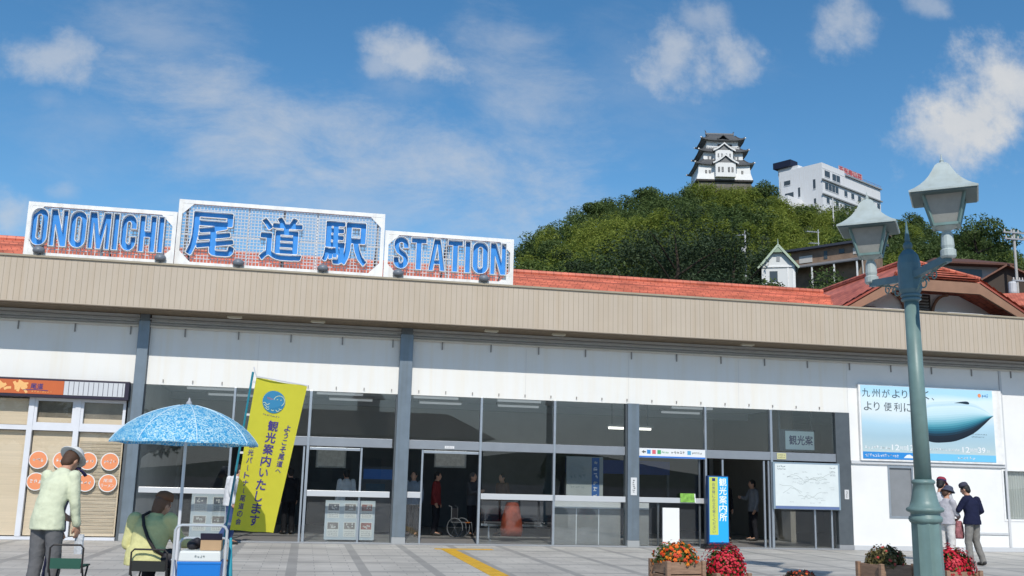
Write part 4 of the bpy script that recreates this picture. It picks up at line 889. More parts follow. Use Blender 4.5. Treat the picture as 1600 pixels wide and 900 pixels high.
# ------------------------------------------------------------------ street lamp (its two arms run towards and away from the station)
def lantern(parent, x, y, rz):
    M = RZ(rz); z0 = 4.93
    def ring(s, z): return [(x+(M @ Vector((a*s/2, b_*s/2, 0))).x, y+(M @ Vector((a*s/2, b_*s/2, 0))).y, z) for a, b_ in ((-1,-1),(1,-1),(1,1),(-1,1))]
    b = MB(); b.lathe([(.085, 4.50), (.10, 4.52), (.10, 4.60), (.075, 4.62), (.085, 4.66), (.075, 4.80), (.05, 4.86), (.12, 4.90), (.15, 4.93)], 14, (x, y, 0)); b.build('neck', CAP_M, parent, smooth=False)
    f = MB()
    lo_, hi_ = ring(.31, z0), ring(.52, 5.36)
    for i in range(4): f.bar(lo_[i], hi_[i], .032); f.bar(lo_[i], lo_[(i+1) % 4], .035); f.bar(hi_[i], hi_[(i+1) % 4], .05)
    f.loft([ring(.31, z0-.012), ring(.31, z0+.008)])
    L = f.build('lantern', GREEN_M, parent)
    for i in range(4):
        g = MB(); a, c = ring(.29, z0+.01), ring(.50, 5.35); a2, c2 = ring(.278, z0+.01), ring(.488, 5.35); j = (i+1) % 4
        g.loft([[a[i], a[j], a2[j], a2[i]], [c[i], c[j], c2[j], c2[i]]]); g.build('glass_pane', mat('milky lamp glass', (.29, .29, .265), .35, var=.12, vscale=8), L)
    c = MB(); prof = [(.84, 5.335), (.84, 5.36), (.70, 5.405), (.56, 5.465), (.44, 5.53), (.34, 5.60), (.25, 5.685), (.17, 5.765), (.10, 5.80)]
    c.loft([ring(s, z) for s, z in prof]); c.build('cap', CAP_M, parent)
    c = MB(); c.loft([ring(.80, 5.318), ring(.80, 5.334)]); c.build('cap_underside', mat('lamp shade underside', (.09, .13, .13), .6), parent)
    c = MB(); c.lathe([(.04, 5.795), (.025, 5.82), (.03, 5.84), (.012, 5.86), (.006, 5.93)], 8, (x, y, 0)); c.build('finial', CAP_M, parent)
LX, LY = 8.25, 12.5
t = thing('street_lamp', 'blue green street lamp with two pale square lanterns on a fluted post', 'street lamp', (LX, LY, 0))
b = MB(); b.lathe([(.25, 0), (.25, .08), (.20, .10), (.195, .5), (.19, 1.04)], 8, (LX, LY, 0), rot=PI/8); b.build('pedestal', GREEN_M, t)
b = MB(); b.lathe([(.195, 1.04), (.21, 1.06), (.22, 1.09), (.21, 1.12), (.19, 1.135), (.19, 1.17), (.235, 1.19), (.245, 1.215), (.23, 1.24), (.20, 1.255), (.175, 1.33), (.15, 1.45), (.135, 1.55), (.15, 1.56), (.155, 1.58), (.145, 1.60), (.122, 1.615)], 24, (LX, LY, 0)); b.build('collar', GREEN_M, t, smooth=True)
b = MB(); b.lathe([(.112, 1.60), (.104, 2.6), (.096, 4.08)], 24, (LX, LY, 0)); b.build('shaft', GREEN_M, t, smooth=True)
b = MB(); b.lathe([(.10, 4.06), (.135, 4.08), (.135, 4.10), (.115, 4.115), (.14, 4.135), (.14, 4.155), (.12, 4.17), (.155, 4.23), (.155, 4.60), (.13, 4.72), (.10, 4.76), (.07, 4.80), (.045, 4.81), (.06, 4.84), (.065, 4.87), (.05, 4.91), (.03, 4.925), (.038, 4.94), (.02, 5.1), (.006, 5.26)], 20, (LX, LY, 0)); b.build('head', mat('blue lamp paint', (.095, .18, .215), .42, var=.12, vscale=5), t)
for s in (-1, 1):
    y1 = LY+(s*.97 if s > 0 else -.90)
    b = MB(); b.bar((LX, LY+s*.12, 4.42), (LX, y1, 4.50), .09, .10); b.build('arm', mat('blue lamp paint', (.095, .18, .215), .42), t)
    b = MB()
    def spiral(cy, cz, r0, a0, turns, n=20): return [(LX, LY+s*(cy+r0*(1-.75*i/n)*math.cos(a0+turns*2*PI*i/n)), cz+r0*(1-.75*i/n)*math.sin(a0+turns*2*PI*i/n)) for i in range(n+1)]
    b.tube(spiral(.33, 4.27, .11, 0, 1.4), .011, 6); b.build('scroll', GREEN_M, t)
    b = MB(); b.tube(spiral(.56, 4.33, .08, PI, -1.3), .010, 6); b.build('scroll', GREEN_M, t)
    b = MB(); b.tube([(LX, LY+s*(.16+.68*q/10), 4.20+.24*(q/10)**.5) for q in range(11)], .012, 6); b.build('scroll', GREEN_M, t)
    lantern(t, LX, y1, math.radians(-36))

t.rotation_euler = (0, -.0163, 0)                        # the post leans a little
# ------------------------------------------------------------------ flower planters
def leafy(mb, n, fn, size, rg, mi=0, flat=.4):
    for _ in range(n):
        p, nrm = fn(rg); s = size*rg.uniform(.6, 1.3)
        d = (nrm + Vector((rg.gauss(0, 1), rg.gauss(0, 1), rg.gauss(0, 1)))*.5).normalized(); u = d.orthogonal().normalized(); v = d.cross(u); a = rg.uniform(0, 2*PI)
        u, v = u*math.cos(a)+v*math.sin(a), v*math.cos(a)-u*math.sin(a)
        mb.add([p-u*s, p-v*s*.45+d*s*.12, p+u*s, p+v*s*.45+d*s*.12], [(0, 1, 2, 3)], mi)
FOL = leaf_mat('flower foliage', (.045, .075, .02), (.12, .17, .04), .2)
def planter(x, y, rz, w, d, label, kind, rx, ry, rh, zc, box=True):
    t = thing('flower_planter', label, 'planter', (x, y, 0), rz, 'flower planters along the plaza'); rg = random.Random(int(x*100)); M = Matrix.Translation((x, y, 0)) @ Matrix.Rotation(rz, 4, 'Z')
    WOOD = mat('weathered planter wood', (.28, .175, .115), .75, var=.35, vscale=5, stretch=(1, 1, 6), bump=.3, bscale=20)
    b = MB(); h = zc-.04
    for k in range(2):
        z0, z1 = .03+k*(h/2), .03+(k+1)*h/2-.014
        b.box(-w/2, w/2, -d/2, -d/2+.03, z0, z1); b.box(-w/2, w/2, d/2-.03, d/2, z0, z1); b.box(-w/2, -w/2+.03, -d/2+.031, d/2-.031, z0, z1); b.box(w/2-.03, w/2, -d/2+.031, d/2-.031, z0, z1)
    for sx in (-1, 1):
        for sy in (-1, 1): b.box(sx*(w/2+.006)-.03, sx*(w/2+.006)+.03, sy*(d/2+.006)-.03, sy*(d/2+.006)+.03, 0, h+.035)
    b.build('wooden_box', WOOD, t, world=False, bevel=.006)
    b = MB(); b.box(-w/2+.031, w/2-.031, -d/2+.031, d/2-.031, .03, h-.01); b.build('soil', mat('potting soil', (.03, .022, .016), .9), t, world=False)
    def surf(r):
        a, e = r.uniform(0, 2*PI), math.asin(r.uniform(-.25, 1)); k = r.uniform(.75, 1.0)*(1+.14*math.sin(3*a+x)+.1*math.sin(5*a))
        v = Vector((rx*math.cos(e)*math.cos(a), ry*math.cos(e)*math.sin(a), rh*math.sin(e)))*k; return v+Vector((0, 0, zc)), Vector((v.x/rx, v.y/ry, v.z/rh)).normalized()
    def inner(r): p, n = surf(r); return Vector((p.x*.8, p.y*.8, zc+(p.z-zc)*.8)), n
    b = MB(); leafy(b, 900, inner, .040, rg); leafy(b, 700 if kind != 'red' else 350, surf, .030, rg)
    dark = kind == 'sparse'
    b.build('foliage', leaf_mat('purple foliage', (.035, .022, .02), (.075, .06, .04), .1) if dark else leaf_mat('olive foliage', (.085, .085, .03), (.20, .155, .06), .2) if kind == 'mixed' else FOL, t, world=False)
    cols = {'marigold': ((.78, .14, .012), (.80, .24, .02), (.62, .06, .02)), 'red': ((.52, .012, .03), (.62, .03, .06), (.38, .006, .02)), 'sparse': ((.70, .10, .03), (.5, .02, .04), (.70, .14, .03)), 'mixed': ((.42, .05, .04), (.30, .20, .10), (.20, .15, .06))}[kind]
    n = {'marigold': 210, 'red': 850, 'sparse': 60, 'mixed': 70}[kind]
    b = MB()
    for i in range(n):
        p, nr = surf(rg); p = p+nr*.012; r = (.028 if kind == 'marigold' else .021)*rg.uniform(.75, 1.25); mi = rg.choice((0, 0, 1, 2)); u = nr.orthogonal().normalized(); v = nr.cross(u)
        layers = 3 if kind == 'marigold' else 2
        for L in range(layers):
            rr = r*(1-.28*L); pts = []
            m_ = 10
            for q in range(m_):
                a = 2*PI*q/m_+L*.3; k = rr*(1 if q % 2 else .72); pts.append(p+nr*(.004+.009*L+.006*(q % 2)*(1-L))+u*k*math.cos(a)+v*k*math.sin(a))
            b.add(pts+[p+nr*(.002+.011*L)], [(q, (q+1) % m_, m_) for q in range(m_)], mi)
    o = b.build('blossoms', [mat('%s petal %d' % (kind, i), c, .55) for i, c in enumerate(cols)], t, world=False); o['kind'] = 'stuff'
planter(5.37, 14.3, math.radians(9), .56, .5, 'wooden planter of orange marigolds, leftmost in the planter row', 'marigold', .31, .28, .235, .40)
planter(6.10, 14.25, math.radians(6), .50, .44, 'wooden planter heaped with red flowers before the blue and yellow sign stand', 'red', .31, .28, .36, .24)
planter(7.10, 13.9, math.radians(6), .50, .44, 'low planter of dark purple leaves with few orange flowers', 'sparse', .25, .22, .12, .16)
planter(8.28, 13.6, math.radians(9), .56, .48, 'wooden planter of brownish green foliage left of the lamp post', 'mixed', .30, .28, .23, .44)
planter(9.30, 13.55, math.radians(6), .56, .48, 'wooden planter heaped with deep red flowers right of the lamp post', 'red', .30, .28, .30, .36)

# ------------------------------------------------------------------ people
def eval_mesh(o):
    dg = bpy.context.evaluated_depsgraph_get(); me = bpy.data.meshes.new_from_object(o.evaluated_get(dg)); return me
def fuse(mb, name, material, parent, voxel=.012, smooth=4, sub=False):
    """one continuous skin grown over overlapping volumes"""
    me = bpy.data.meshes.new(name); me.from_pydata(mb.v, [], mb.f); me.update(); o = bpy.data.objects.new(name, me); COL.objects.link(o)
    r = o.modifiers.new('r', 'REMESH'); r.mode = 'VOXEL'; r.voxel_size = voxel; r.use_smooth_shade = True
    if smooth: k = o.modifiers.new('s', 'SMOOTH'); k.factor = .5; k.iterations = smooth
    m2 = eval_mesh(o); o.modifiers.clear(); o.data = m2; bpy.data.meshes.remove(me); m2.name = name
    m2.materials.clear(); m2.materials.append(material); m2.polygons.foreach_set('use_smooth', [True]*len(m2.polygons)); o.parent = parent; return o
def V3(p): return Vector(p)
def oval(c, x, y, rx, ry, n=16): return [c + x*rx*math.cos(2*PI*i/n) + y*ry*math.sin(2*PI*i/n) for i in range(n)]
def limb(mb, pts, rs, n=12):
    """tapering limb with rounded joints"""
    pts = [V3(p) for p in pts]
    for i in range(len(pts)-1):
        a, b_ = pts[i], pts[i+1]; d = (b_-a).normalized(); x = d.orthogonal().normalized(); y = d.cross(x)
        q = 4; rings = [oval(a+(b_-a)*k/q, x, y, rs[i]+(rs[i+1]-rs[i])*k/q, rs[i]+(rs[i+1]-rs[i])*k/q, n) for k in range(q+1)]; mb.loft(rings)
    for p, r in zip(pts, rs): mb.ell(p, (r, r, r), n=n, k=8)
def torso(mb, st):
    """st: list of (centre, side vector, rx, front vector, ry)"""
    mb.loft([oval(V3(c), V3(x).normalized(), V3(y).normalized(), rx, ry, 20) for c, x, rx, y, ry in st])
CLOTH = {}
def cloth(name, col): return mat('cloth '+name, col, .85, var=.12, vscale=9, bump=.55, bscale=16, spec=.15)
BASE = dict(pelvis=(0,0,.92), waist=(0,-.005,1.06), chest=(0,0,1.25), neck=(0,.0,1.41), head=(0,.025,1.55), face=(0,1,0),
            shL=(-.175,0,1.355), shR=(.175,0,1.355), elL=(-.215,-.03,1.09), elR=(.215,-.03,1.09), wrL=(-.22,.05,.86), wrR=(.22,.05,.86),
            hiL=(-.085,0,.90), hiR=(.085,0,.90), knL=(-.095,.02,.48), knR=(.095,.02,.48), anL=(-.10,-.02,.085), anR=(.10,-.02,.085), toL=(-.12,.16,.03), toR=(.12,.16,.03))
def person(label, loc, rz, pose={}, top=('white', (.6, .6, .58)), legs=('navy', (.02, .025, .06)), hair='black', hat=None, sleeves='long', bulk=1.0, hem=.80, group=None, skirt=None, scale=1.0, hood=None, bag=None, detail=True, shoe=(.03, .028, .026)):
    J = dict(BASE); J.update(pose); t = thing('person', label, 'person', loc, rz, group); t.scale = (scale,)*3
    P = {k: V3(v) for k, v in J.items() if k != 'seated'}; fw = P['face'].normalized(); vx = .010 if detail else .016
    side = (P['shR']-P['shL']).normalized(); up = (P['neck']-P['pelvis']).normalized(); fr = up.cross(side).normalized(); fr = -fr if fr.dot(Vector((0, 1, 0))) < 0 else fr
    hside = (P['hiR']-P['hiL']).normalized(); hfr = Vector((0, 0, 1)).cross(hside); hfr = -hfr if hfr.y < 0 else hfr
    # body: head, neck, trunk, arms, hands, legs in one skin
    b = MB(); rt = fw.cross(Vector((0, 0, 1))).normalized(); hu = rt.cross(fw).normalized(); H = P['head']; R3 = Matrix((rt, fw, hu)).transposed()
    b.ell(H, (.074, .093, .112), R3, 16, 12); b.ell(H+fw*.03-hu*.055, (.055, .062, .06), R3); b.ell(H+fw*.092-hu*.018, (.014, .022, .026), R3); b.ell(H+fw*.082-hu*.062, (.026, .014, .010), R3); b.ell(H+fw*.075+hu*.02, (.05, .022, .014), R3)
    for s in (-1, 1): b.ell(H+rt*s*.076-hu*.012-fw*.005, (.012, .024, .033), R3)
    limb(b, [P['neck']-up*.05, P['neck']+(H-P['neck'])*.45, H-hu*.03-fw*.01], [.068, .054, .054])
    torso(b, [(P['pelvis']-Vector((0, 0, .05)), hside, .145, hfr, .10), (P['pelvis']+Vector((0, 0, .04)), hside, .15, hfr, .105), (P['waist'], side, .13, fr, .095), (P['chest'], side, .145, fr, .105), (P['neck']-up*.06, side, .145, fr, .085), (P['neck'], side, .06, fr, .06)])
    for s in 'LR':
        sg = -1 if s == 'L' else 1
        limb(b, [P['sh'+s], P['el'+s], P['wr'+s]], [.058, .042, .028]); limb(b, [P['hi'+s], P['kn'+s], P['an'+s]], [.078, .054, .038]); limb(b, [P['an'+s], P['to'+s]+Vector((0, 0, .01))], [.036, .026])
        w = P['wr'+s]; d = (w-P['el'+s]).normalized()
        if 'hd'+s in J: d = V3(J['hd'+s]).normalized()
        n_ = V3(J.get('hn'+s, (-sg, .2, 0))); n_ = (n_-d*n_.dot(d)).normalized(); sdv = d.cross(n_).normalized()*(1 if s == 'R' else -1)
        M = Matrix((sdv, n_, d)).transposed(); b.ell(w+d*.045, (.040, .017, .05), M)
        for k, (o_, L_) in enumerate(((-.029, .062), (-.010, .073), (.010, .070), (.028, .055))):
            p0 = w+d*.085+sdv*o_; p1 = p0+d*L_*.5+n_*L_*.18; p2 = p1+d*L_*.32+n_*L_*.42; limb(b, [w+d*.05+sdv*o_*.7, p0, p1, p2], [.011, .0105, .0095, .0085], 8)
        p0 = w+d*.02-sdv*.034; p1 = p0+d*.035-sdv*.02+n_*.012; p2 = p1+d*.03+n_*.014+sdv*.004; limb(b, [w+d*.015-sdv*.02, p0, p1, p2], [.014, .013, .011, .009], 8)
    bd = fuse(b, 'body', SKIN, t, .0075 if detail else .012, 2)
    if detail:
        b = MB()
        for s in (-1, 1): b.ell(H+fw*.083+rt*s*.032+hu*.004, (.011, .006, .006), R3, 8, 6)
        b.build('eyes', mat('dark eyes', (.02, .015, .012), .25), bd, world=False)
    # hair
    if hair:
        b = MB(); lng = hair.endswith('long'); b.ell(H-fw*.016+hu*.020, (.086, .096, .108), R3, 16, 12); b.ell(H-fw*.052-hu*.035, (.072, .055, .07 if not lng else .12), R3)
        fuse(b, 'hair', HAIRA if hair.startswith('auburn') else HAIRB if hair.startswith('brown') else mat('grey hair', (.10, .095, .09), .6, bump=.5, bscale=120) if hair.startswith('grey') else HAIRK, t, .010, 2)
    if hat:
        kind, col = hat[0], hat[1]; hm = cloth('hat %s' % str(col), col); b = MB(); C = H+hu*.058; tilt = R3 @ RX(hat[2] if len(hat) > 2 else 0)
        b.lathe([(.0, 0), (.094, 0), (.097, .03), (.09, .065), (.065, .09), (.02, .102)], 20)
        if kind == 'bucket': b.lathe([(.094, .02), (.14, -.028), (.143, -.024), (.097, .03)], 20)
        if kind == 'sun': b.lathe([(.094, .012), (.155, -.012), (.157, -.005), (.096, .022)], 20)
        if kind == 'cap':
            for k in range(1): b.loft([[Vector((.085*math.cos(a), .06+q*.12*(1 if 1 else 0)+(.02)*math.sin(a), .012-q*.03*q+dz-.02*abs(math.cos(a))*q)) for a, dz in ((0, 0), (.5, .004), (1.1, .008), (PI/2, .01), (2.0, .008), (2.6, .004), (PI, 0), (PI, -.006), (2.0, .002), (PI/2, .004), (1.1, .002), (0, -.006))] for q in (0, .5, 1)])
        b.v = [tuple(C+tilt @ Vector(p)) for p in b.v]
        b.build('hat', hm, t, world=False, smooth=True)
        if len(hat) > 3:
            c2 = MB(); c2.lathe([(.0975, .004), (.099, .018), (.097, .034)], 20); c2.v = [tuple(C+tilt @ Vector(p)) for p in c2.v]; c2.build('hat_band', cloth('hat band', hat[3]), t, world=False)
    # clothes
    g = .022*bulk; b = MB(); hz = Vector((0, 0, hem-P['pelvis'].z))
    base = P['pelvis']+hz if not J.get('seated') else P['pelvis']+Vector((0, -.01, -.07))
    torso(b, [(base, hside, .192*bulk, hfr, .138*bulk), (P['pelvis']+Vector((0, 0, .02)) if hem < P['pelvis'].z else P['waist']-up*.04, hside, .185*bulk, hfr, .130*bulk), (P['waist'], side, .155*bulk, fr, .118*bulk), (P['chest'], side, .168*bulk, fr, .125*bulk), (P['neck']-up*.075, side, .165*bulk, fr, .10*bulk), (P['neck']-up*.025, side, .10, fr, .078), (P['neck']+up*.012, side, .066, fr, .066)])
    for s in 'LR':
        e = P['wr'+s] if sleeves == 'long' else P['el'+s]
        a_ = P['sh'+s]; 
        if sleeves == 'long': limb(b, [a_, P['el'+s], P['el'+s]+(e-P['el'+s])*.93], [.068*bulk, .056*bulk, .045*bulk])
        else: limb(b, [a_, a_+(e-a_)*.75], [.068*bulk, .062*bulk])
    sh = fuse(b, 'jacket' if sleeves == 'long' and bulk > 1.02 else 'shirt', cloth(*top), t, .012, 3)
    sh2 = bpy.data.textures.get('folds') or bpy.data.textures.new('folds', 'CLOUDS'); sh2.noise_scale = .11; sh2.noise_depth = 2
    dm = sh.modifiers.new('folds', 'DISPLACE'); dm.texture = sh2; dm.strength = .020; dm.mid_level = .5; dm.texture_coords = 'LOCAL'
    b = MB(); lg = cloth(*legs)
    torso(b, [(P['pelvis']-Vector((0, 0, .06)), hside, .155, hfr, .112), (P['pelvis']+Vector((0, 0, .04)), hside, .145, hfr, .10), (P['pelvis']+Vector((0, 0, .08)), hside, .13, hfr, .09)])
    for s in 'LR': limb(b, [P['hi'+s], P['kn'+s], P['an'+s]+(P['kn'+s]-P['an'+s]).normalized()*.0], [.096, .076, .066])
    tr = fuse(b, 'trousers', lg, t, .012, 3); dm = tr.modifiers.new('folds', 'DISPLACE'); dm.texture = sh2; dm.strength = .02; dm.mid_level = .5; dm.texture_coords = 'LOCAL'
    for s in 'LR':
        b = MB(); a, o_ = P['an'+s], P['to'+s]; limb(b, [a-(o_-a)*.22-Vector((0, 0, .035)), a+(o_-a)*.35-Vector((0, 0, .022)), o_+Vector((0, 0, .0))], [.045, .046, .034]); b.v = [(p[0], p[1], max(p[2], a.z-.083)) for p in b.v]
        fuse(b, 'shoe', mat('shoe %s' % str(shoe), shoe, .5), t, .010, 2)
    return t
# the standing man with the white sunhat and, behind him, the person in the navy cap
man = person('man in pale yellow jacket, white sunhat and grey trousers bending forward', (-2.66, 11.85, 0), math.radians(-28),
  dict(pelvis=(0,-.03,.93), waist=(0,-.02,1.07), chest=(0,.06,1.28), neck=(.0,.15,1.45), head=(.0,.235,1.555), face=(.05,1,-.62), shL=(-.175,.10,1.385), shR=(.175,.10,1.385), elL=(-.215,.14,1.12), elR=(.215,.10,1.11), wrL=(-.13,.32,.98), wrR=(.215,.17,.87), hdR=(0,.3,-1), hiL=(-.085,-.03,.91), hiR=(.085,-.03,.91), knL=(-.10,-.02,.49), knR=(.11,.0,.49), anL=(-.12,-.05,.085), anR=(.12,-.03,.085), toL=(-.16,.13,.03), toR=(.16,.15,.03)),
  top=('pale jacket', (.60, .63, .46)), legs=('grey trousers', (.13, .13, .135)), hair='brown', hat=('sun', (.62, .62, .60), -.25), bulk=1.03, hem=.82)
b = MB(); rg = random.Random(2)
b.loft([[Vector((.215+u*.05, .235+v*.02, z)) for u, v in ((-1, -.6), (0, -1), (1, -.6), (1, .6), (0, 1), (-1, .6))] for z in (.56, .66, .77)])
nb = MB(); C0 = Vector((-2.66, 11.85, 0))
nb.add([tuple(C0+Matrix.Rotation(math.radians(-28), 3, 'Z') @ Vector(p)) for p in b.v], b.f)
o = nb.build('plastic_bag', mat('pale plastic', (.55, .58, .62), .4, bump=.6, bscale=30), smooth=False); tag(o, 'pale folded plastic bag in the right hand of the man with the sunhat', 'bag')
person('person with navy peaked cap and navy trousers mostly hidden behind the pale jacket', (-2.74, 12.42, 0), math.radians(-74),
  dict(chest=(0,.03,1.22), neck=(0,.07,1.38), head=(.0,.11,1.505), face=(.1,1,-.45), shL=(-.165,.05,1.33), shR=(.165,.05,1.33)), top=('navy jumper', (.10, .10, .14)), legs=('navy trousers', (.018, .02, .05)), hair='brown', hat=('cap', (.035, .028, .08), .0), scale=.955)
# the seated woman
wom = person('seated woman in yellow jacket with brown hat and dark shoulder strap under the parasol', (-1.58, 11.50, 0), math.radians(-16),
  dict(seated=True, pelvis=(0,-.02,.56), waist=(0,.0,.68), chest=(.01,.05,.86), neck=(.02,.10,1.005), head=(.05,.16,1.10), face=(.45,1,-.35), shL=(-.19,.06,.955), shR=(.19,.06,.955), elL=(-.25,.05,.70), elR=(.27,.14,.74), wrL=(-.16,.30,.64), wrR=(.36,.33,.68), hiL=(-.09,0,.53), hiR=(.09,0,.53), knL=(-.14,.42,.50), knR=(.12,.42,.50), anL=(-.15,.36,.085), anR=(.13,.36,.085), toL=(-.17,.54,.03), toR=(.15,.54,.03)),
  top=('yellow jacket', (.60, .57, .27)), legs=('black trousers', (.016, .016, .02)), hair='auburnlong', hat=('beanie', (.19, .095, .055), .1), bulk=1.2)
b = MB(); C0 = Vector((-1.58, 11.50, 0)); M = Matrix.Rotation(math.radians(-16), 3, 'Z')
pts = [C0+M @ Vector(p) for p in ((-.07, .13, 1.03), (-.06, -.055, 1.0), (-.02, -.105, .90), (.05, -.14, .78), (.14, -.15, .66), (.21, -.08, .60))]
b.tube(pts, .017, 8)
b.build('shoulder_strap', mat('black strap', (.02, .015, .014), .6), wom)
b = MB(); b.ell(C0+M @ Vector((.25, -.02, .56)), (.12, .08, .11), n=14); b.build('shoulder_bag', mat('black bag', (.015, .014, .02), .6), wom, smooth=True)
# the three people at the white wall
person('man in dark navy jacket and grey trousers seen from behind at the white wall', (13.47, 18.85, 0), math.radians(14),
  dict(chest=(0,.03,1.26), neck=(-.01,.07,1.43), head=(-.03,.11,1.565), face=(-.4,1,-.4), elL=(-.26,.10,1.14), wrL=(-.12,.32,1.06), elR=(.25,-.03,1.12), wrR=(.17,.17,.98), knL=(-.11,.03,.49), knR=(.12,.03,.49), anL=(-.15,-.04,.085), anR=(.17,-.08,.085), toL=(-.19,.13,.03), toR=(.22,.09,.03)),
  top=('dark jacket', (.014, .017, .045)), legs=('mid grey trousers', (.21, .20, .185)), hair='black', hat=('beanie', (.06, .06, .085)), bulk=1.12, hem=.84, scale=.97)
wt = person('woman in grey bucket hat and white trousers beside the dark navy jacket', (13.06, 19.12, 0), math.radians(-70),
  dict(head=(.0,.09,1.44), neck=(0,.05,1.31), chest=(0,.03,1.16), face=(.25,1,-.5), shL=(-.155,.02,1.25), shR=(.155,.02,1.25), elR=(.20,.08,1.02), wrR=(.10,.27,.95), elL=(-.2,.06,1.0), wrL=(-.10,.25,.92)),
  top=('pale grey top', (.42, .41, .44)), legs=('white trousers', (.60, .58, .56)), hair='brown', hat=('bucket', (.07, .08, .12), .15), hem=.80)
b = MB(); b.loft([[Vector((13.27+rx*math.cos(a*PI/6), 19.0+.06*math.sin(a*PI/6), z)) for a in range(12)] for z, rx in ((.52, .08), (.56, .10), (.74, .095), (.84, .07), (.88, .04))])
o = b.build('handbag', mat('red patterned cloth', (.34, .13, .14), .8, var=.6, vscale=22), smooth=True); tag(o, 'pinkish red patterned handbag held by the woman in the bucket hat', 'bag')
person('person in red and navy cap, white shirt and jeans half hidden by the lamp post', (13.08, 19.3, 0), math.radians(-60),
  dict(head=(0,.06,1.58), face=(.0,1,-.3), elR=(.2,.1,1.12), wrR=(.1,.32,1.12)), top=('white shirt', (.60, .61, .63)), legs=('blue jeans', (.05, .08, .19)), hair='black', hat=('cap', (.28, .04, .06), 0, (.03, .03, .08)), scale=1.02)
# people in and by the doorway
G = 'people in the shade of the station hall'
person('person in white shirt and jeans walking past the doors half hidden by the yellow banner', (-1.52, 22.4, 0), math.radians(-75), dict(chest=(0,.05,1.25), neck=(0,.10,1.41), head=(0,.15,1.54), knL=(-.09,.12,.50), anL=(-.1,.05,.085), anR=(.1,-.2,.10), toL=(-.1,.23,.03), toR=(.1,-.03,.03)), top=('white shirt', (.60, .61, .63)), legs=('blue jeans', (.05, .08, .19)), hair='black', detail=False)
for lab, x, y, rz, top, legs, hr, bag in (
  ('person in white shirt with dark shoulder bag in the hall left of the second column', 1.05, D+3.2, 10, ('white shirt', (.60, .61, .63)), ('dark legs', (.02, .02, .025)), 'black', 1),
  ('person in grey blue shirt standing just right of the second column', 2.75, D+2.9, 160, ('grey blue shirt', (.22, .26, .32)), ('dark legs', (.02, .02, .025)), 'black', 0),
  ('person in dark red top standing in the open middle door', 3.40, D+3.4, 185, ('dark red top', (.20, .03, .03)), ('dark legs', (.02, .02, .025)), 'black', 0),
  ('person in dark grey clothes with raised hands at the right jamb of the middle door', 4.35, D+3.4, 230, ('charcoal top', (.07, .07, .075)), ('dark legs', (.02, .02, .025)), 'grey', 0),
  ('person in brownish top standing behind the dark seats', 5.2, D+3.6, 120, ('brown top', (.16, .10, .07)), ('dark legs', (.02, .02, .025)), 'black', 0),
  ('dark figure with long black coat in the right doorway', 11.25, D+3.0, 175, ('black coat', (.015, .015, .018)), ('black legs', (.012, .012, .014)), 'blacklong', 0),
  ('person in grey top holding papers at the right edge of the right doorway', 12.1, D+3.0, 90, ('mid grey top', (.22, .23, .25)), ('dark legs', (.02, .02, .025)), 'black', 0),
  ('dark figure in the gap between the banner and the left door', -.35, D+3.0, 20, ('black coat', (.015, .015, .018)), ('black legs', (.012, .012, .014)), 'black', 0)):
    ps = dict(elR=(.22, .10, 1.14), wrR=(.14, .30, 1.18)) if ('raised' in lab or 'papers' in lab) else {}
    q = person(lab, (x, y, .02), math.radians(rz+(65 if 'red' in lab else 0)), ps, top=top, legs=legs, hair=hr, detail=False, group=G, scale=.98)
    if bag: b = MB(); b.obox((x+.12, y-.18, .95), (.26, .08, .32)); tag(b.build('shoulder_bag', mat('black bag', (.015, .014, .02), .6), q, bevel=.02))

# ------------------------------------------------------------------ stools, parasol, cart, banner
TUBE = mat('black tube', (.025, .022, .022), .4)
def stool(label, x, y, rz, sz, bz, w, d, seatm, parent_label=None):
    t = thing('folding_stool', label, 'stool', (x, y, 0), rz); h = w/2
    b = MB(); b.box(-h+.01, h-.01, -d/2+.01, d/2-.01, sz-.012, sz+.008); b.build('seat', seatm, t, world=False)
    b = MB(); b.tube([(-h, -d/2, sz-.06), (-h, -d/2-.01, bz-.03), (-h+.03, -d/2-.01, bz), (h-.03, -d/2-.01, bz), (h, -d/2-.01, bz-.03), (h, -d/2, sz-.06)], .010, 8); b.build('back_frame', TUBE, t, world=False)
    b = MB(); b.box(-h+.012, h-.012, -d/2-.010, -d/2-.004, sz-.02, sz+.085); b.build('back_band', seatm, t, world=False)
    for sx in (-1, 1):
        b = MB(); b.tube([(sx*h, -d/2, sz), (sx*h, d/2, .012)], .010, 8); b.build('leg', TUBE, t, world=False)
        b = MB(); b.tube([(sx*(h-.02), d/2, sz), (sx*(h-.02), -d/2, .012)], .010, 8); b.build('leg', TUBE, t, world=False)
    for yy_, z in ((d/2, .012), (-d/2, .012), (d/2, sz)): b = MB(); b.tube([(-h, yy_, z), (h, yy_, z)], .009, 6); b.build('crossbar', TUBE, t, world=False)
stool('empty folding stool with green cloth seat and black tube back', -2.36, 11.60, math.radians(-4), .47, .69, .33, .30, mat('green canvas', (.02, .085, .06), .8, var=.1))
stool('folding stool with black seat under the woman in yellow', -1.50, 11.42, math.radians(-10), .465, .665, .37, .30, mat('black canvas', (.02, .022, .02), .8))
